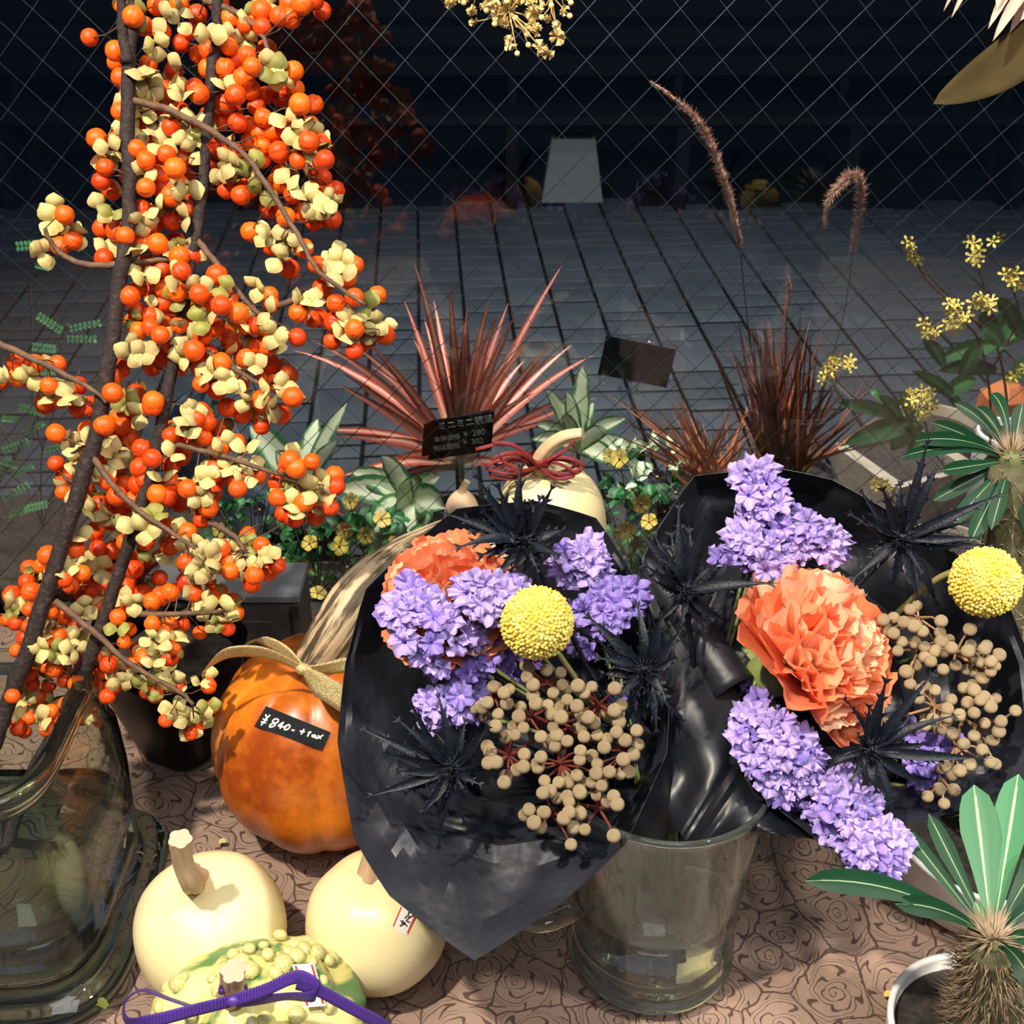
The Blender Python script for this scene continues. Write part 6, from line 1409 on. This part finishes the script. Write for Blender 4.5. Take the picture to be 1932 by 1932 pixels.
# cream planter, bowl, orange pot
c = WY(1700, 900, 1.72); c.z = SH
T = TB('cream_square_planter', 'weathered cream square planter behind the right bouquet', 'planter', c)
hh = WY(1700, 860, 1.72).z - SH; mb = MB()
rr = math.radians(24)
for (hw, z0, z1) in ((0.075, 0.0005, hh),):
    q = Matrix.Rotation(rr, 3, 'Z')
    for (cx, cy, hx_, hy_) in ((0, -hw, hw, 0.006), (0, hw, hw, 0.006), (-hw, 0, 0.006, hw), (hw, 0, 0.006, hw)):
        mb.box(c + q @ Vector((cx, cy, hh / 2 + 0.0005)), (hx_ + 0.005, hy_, hh / 2), q)
T.part('sides', mb, M['creampot'], False); mb = MB(); mb.box(c + Vector((0, 0, hh * 0.45)), (0.068, 0.068, hh * 0.42), Matrix.Rotation(rr, 3, 'Z')); T.part('soil', mb, M['soil'], False)
c = WY(1765, 800, 1.90); hz = c.z; c.z = SH
c2 = Vector((c.x, 1.90, GZ))
T = TB('cream_bowl_pot', 'round cream pot standing behind the square planter', 'pot', c2); round_pot(T, c2, 0.085, hz - GZ, M['creampot'], 0.02, 0.75)
c = WY(1885, 800, 1.95); c.z = GZ; hz = WY(1885, 725, 1.95).z
T = TB('terracotta_pot', 'orange faceted pot at the far right behind green leaves', 'pot', c)
mb = MB(); mb.lathe(c, [(0.001, 0.001), (0.06, 0.001), (0.055, (hz - GZ) * 0.7), (0.045, hz - GZ - 0.02), (0.02, hz - GZ), (0.001, hz - GZ + 0.002)], 7); T.part('body', mb, M['terracotta'], False)
c = WY(1908, 815, 1.62); hw_ = c.z - SH; c.z = SH + 0.0005
T = TB('white_small_pot', 'small white pot below the orange one at the right edge', 'pot', c); round_pot(T, c, 0.05, max(0.08, hw_), M['white_pot'])

# fine leaved shrub (left)
random.seed(81)
c = Vector((WY(120, 1000, 1.50).x, 1.50, GZ))
T = TB('grey_planter_box', 'dark grey planter box outside at the lower left', 'planter', c)
bt = WY(120, 1015, 1.50).z - GZ
mb = MB(); mb.box(c + Vector((0, 0, bt / 2)), (0.23, 0.13, bt / 2 - 0.001)); o = T.part('box', mb, M['planterdark'], False); bevel(o, 0.004)
mb = MB(); mb.box(c + Vector((0, 0, bt + 0.002)), (0.21, 0.11, 0.002)); T.part('soil', mb, M['soil'], False)
sb = c + Vector((0, 0, bt))
T = TB('feathery_shrub', 'thin shrub with tiny paired green leaflets at the left', 'plant', sb)
Ys = 1.48; lf = MB(); blade(lf, (0, 0, 0), (0, 0, 1), 0.6, 0.05, Vector((0, -1, 0)), 4, 0.05, 'oval', 3, up=Vector((0, -1, 0))); LFM = lf.mesh('leaflet', M['finegreen'])
st = MB()
brs = [[(80,1000),(78,930),(80,850),(100,780),(110,700),(115,640)], [(78,930),(50,880),(20,840),(0,800)], [(80,850),(62,760),(60,600),(58,530),(68,500)], [(78,960),(120,900),(100,830)], [(80,990),(60,940),(30,900)], [(80,1000),(95,950),(130,935)], [(115,640),(128,610)], [(100,780),(150,700)], [(30,1060),(20,1050)]]
for pl in brs: st.tube(cr([WY(x, y, Ys) for x, y in pl], 4), 0.0011, 5)
T.part('branches', st, M['finestem'])
rach = [((122,628),(75,598)),((125,622),(186,610)),((120,640),(178,640)),((110,660),(65,655)),((90,460),(35,465)),((65,500),(90,505)),((0,790),(35,792)),((70,470),(100,450)),((0,870),(30,880)),((60,830),(10,850)),((80,850),(130,840)),((60,910),(10,940)),((95,950),(50,960)),((90,780),(40,770)),((20,860),(0,900)),((110,700),(70,700)),((100,900),(150,880)),((60,960),(20,970)),((40,820),(80,800)),((20,900),(60,880))]
for (a, b) in rach:
    A_ = WY(*a, Ys - 0.01); B_ = WY(*b, Ys - 0.02); mb = MB()
    for i in range(1, 8):
        p = A_.lerp(B_, i / 7)
        for s_ in (-1, 1):
            sd = (B_ - A_).normalized().cross((CAM - p).normalized()) * s_; e = p + sd * 0.0065 + (B_ - A_).normalized() * 0.002
            blade(mb, p, e, 0.0045, 0.0005, None, 4, 0.05, 'oval', 3)
    mb.tube([A_, B_], 0.0005, 4); T.part('leaf_frond', mb, M['finegreen'])

# ================================================================ ACROSS THE STREET
by = 5.75
T = TB('reflection_bench', 'long dark bench shape across the paving, in place of the reflected table edge', 'bench', (0, by, GZ))  # solid bench added where the pane would mirror the table edge
for k in range(3):
    mb = MB(); mb.box((0, by + 0.10 * k - 0.1, GZ + 0.42), (2.6, 0.045, 0.018)); T.part('seat_slat', mb, M['farwood'], False)
for k in range(-3, 4):
    mb = MB(); mb.box((k * 0.8, by, GZ + 0.2), (0.03, 0.12, 0.2)); T.part('leg', mb, M['farwood'], False)
for k in range(3):
    mb = MB(); mb.box((0, by + 0.2, GZ + 0.60 + 0.13 * k), (2.6, 0.015, 0.045)); T.part('back_slat', mb, M['farwood'], False)
for k in range(-3, 4):
    mb = MB(); mb.box((k * 0.8, by + 0.225, GZ + 0.47), (0.02, 0.012, 0.46)); T.part('back_post', mb, M['farwood'], False)
c = WZ(1078, 372, GZ); 
T = TB('reflection_block', 'white tapered block at the far edge of the paving, in place of a reflection', 'planter', c)  # solid block added for a white reflection in the window glass
mb = MB(); mb.frustum(c, (0.150, 0.10), (0.105, 0.075), 0.30); o = T.part('body', mb, mat('dull_white_block', (0.42, 0.42, 0.40), 0.7), False); bevel(o, 0.006)
mb = MB(); mb.box(c + Vector((0, 0, 0.301)), (0.09, 0.06, 0.002)); T.part('soil', mb, M['soil'], False)
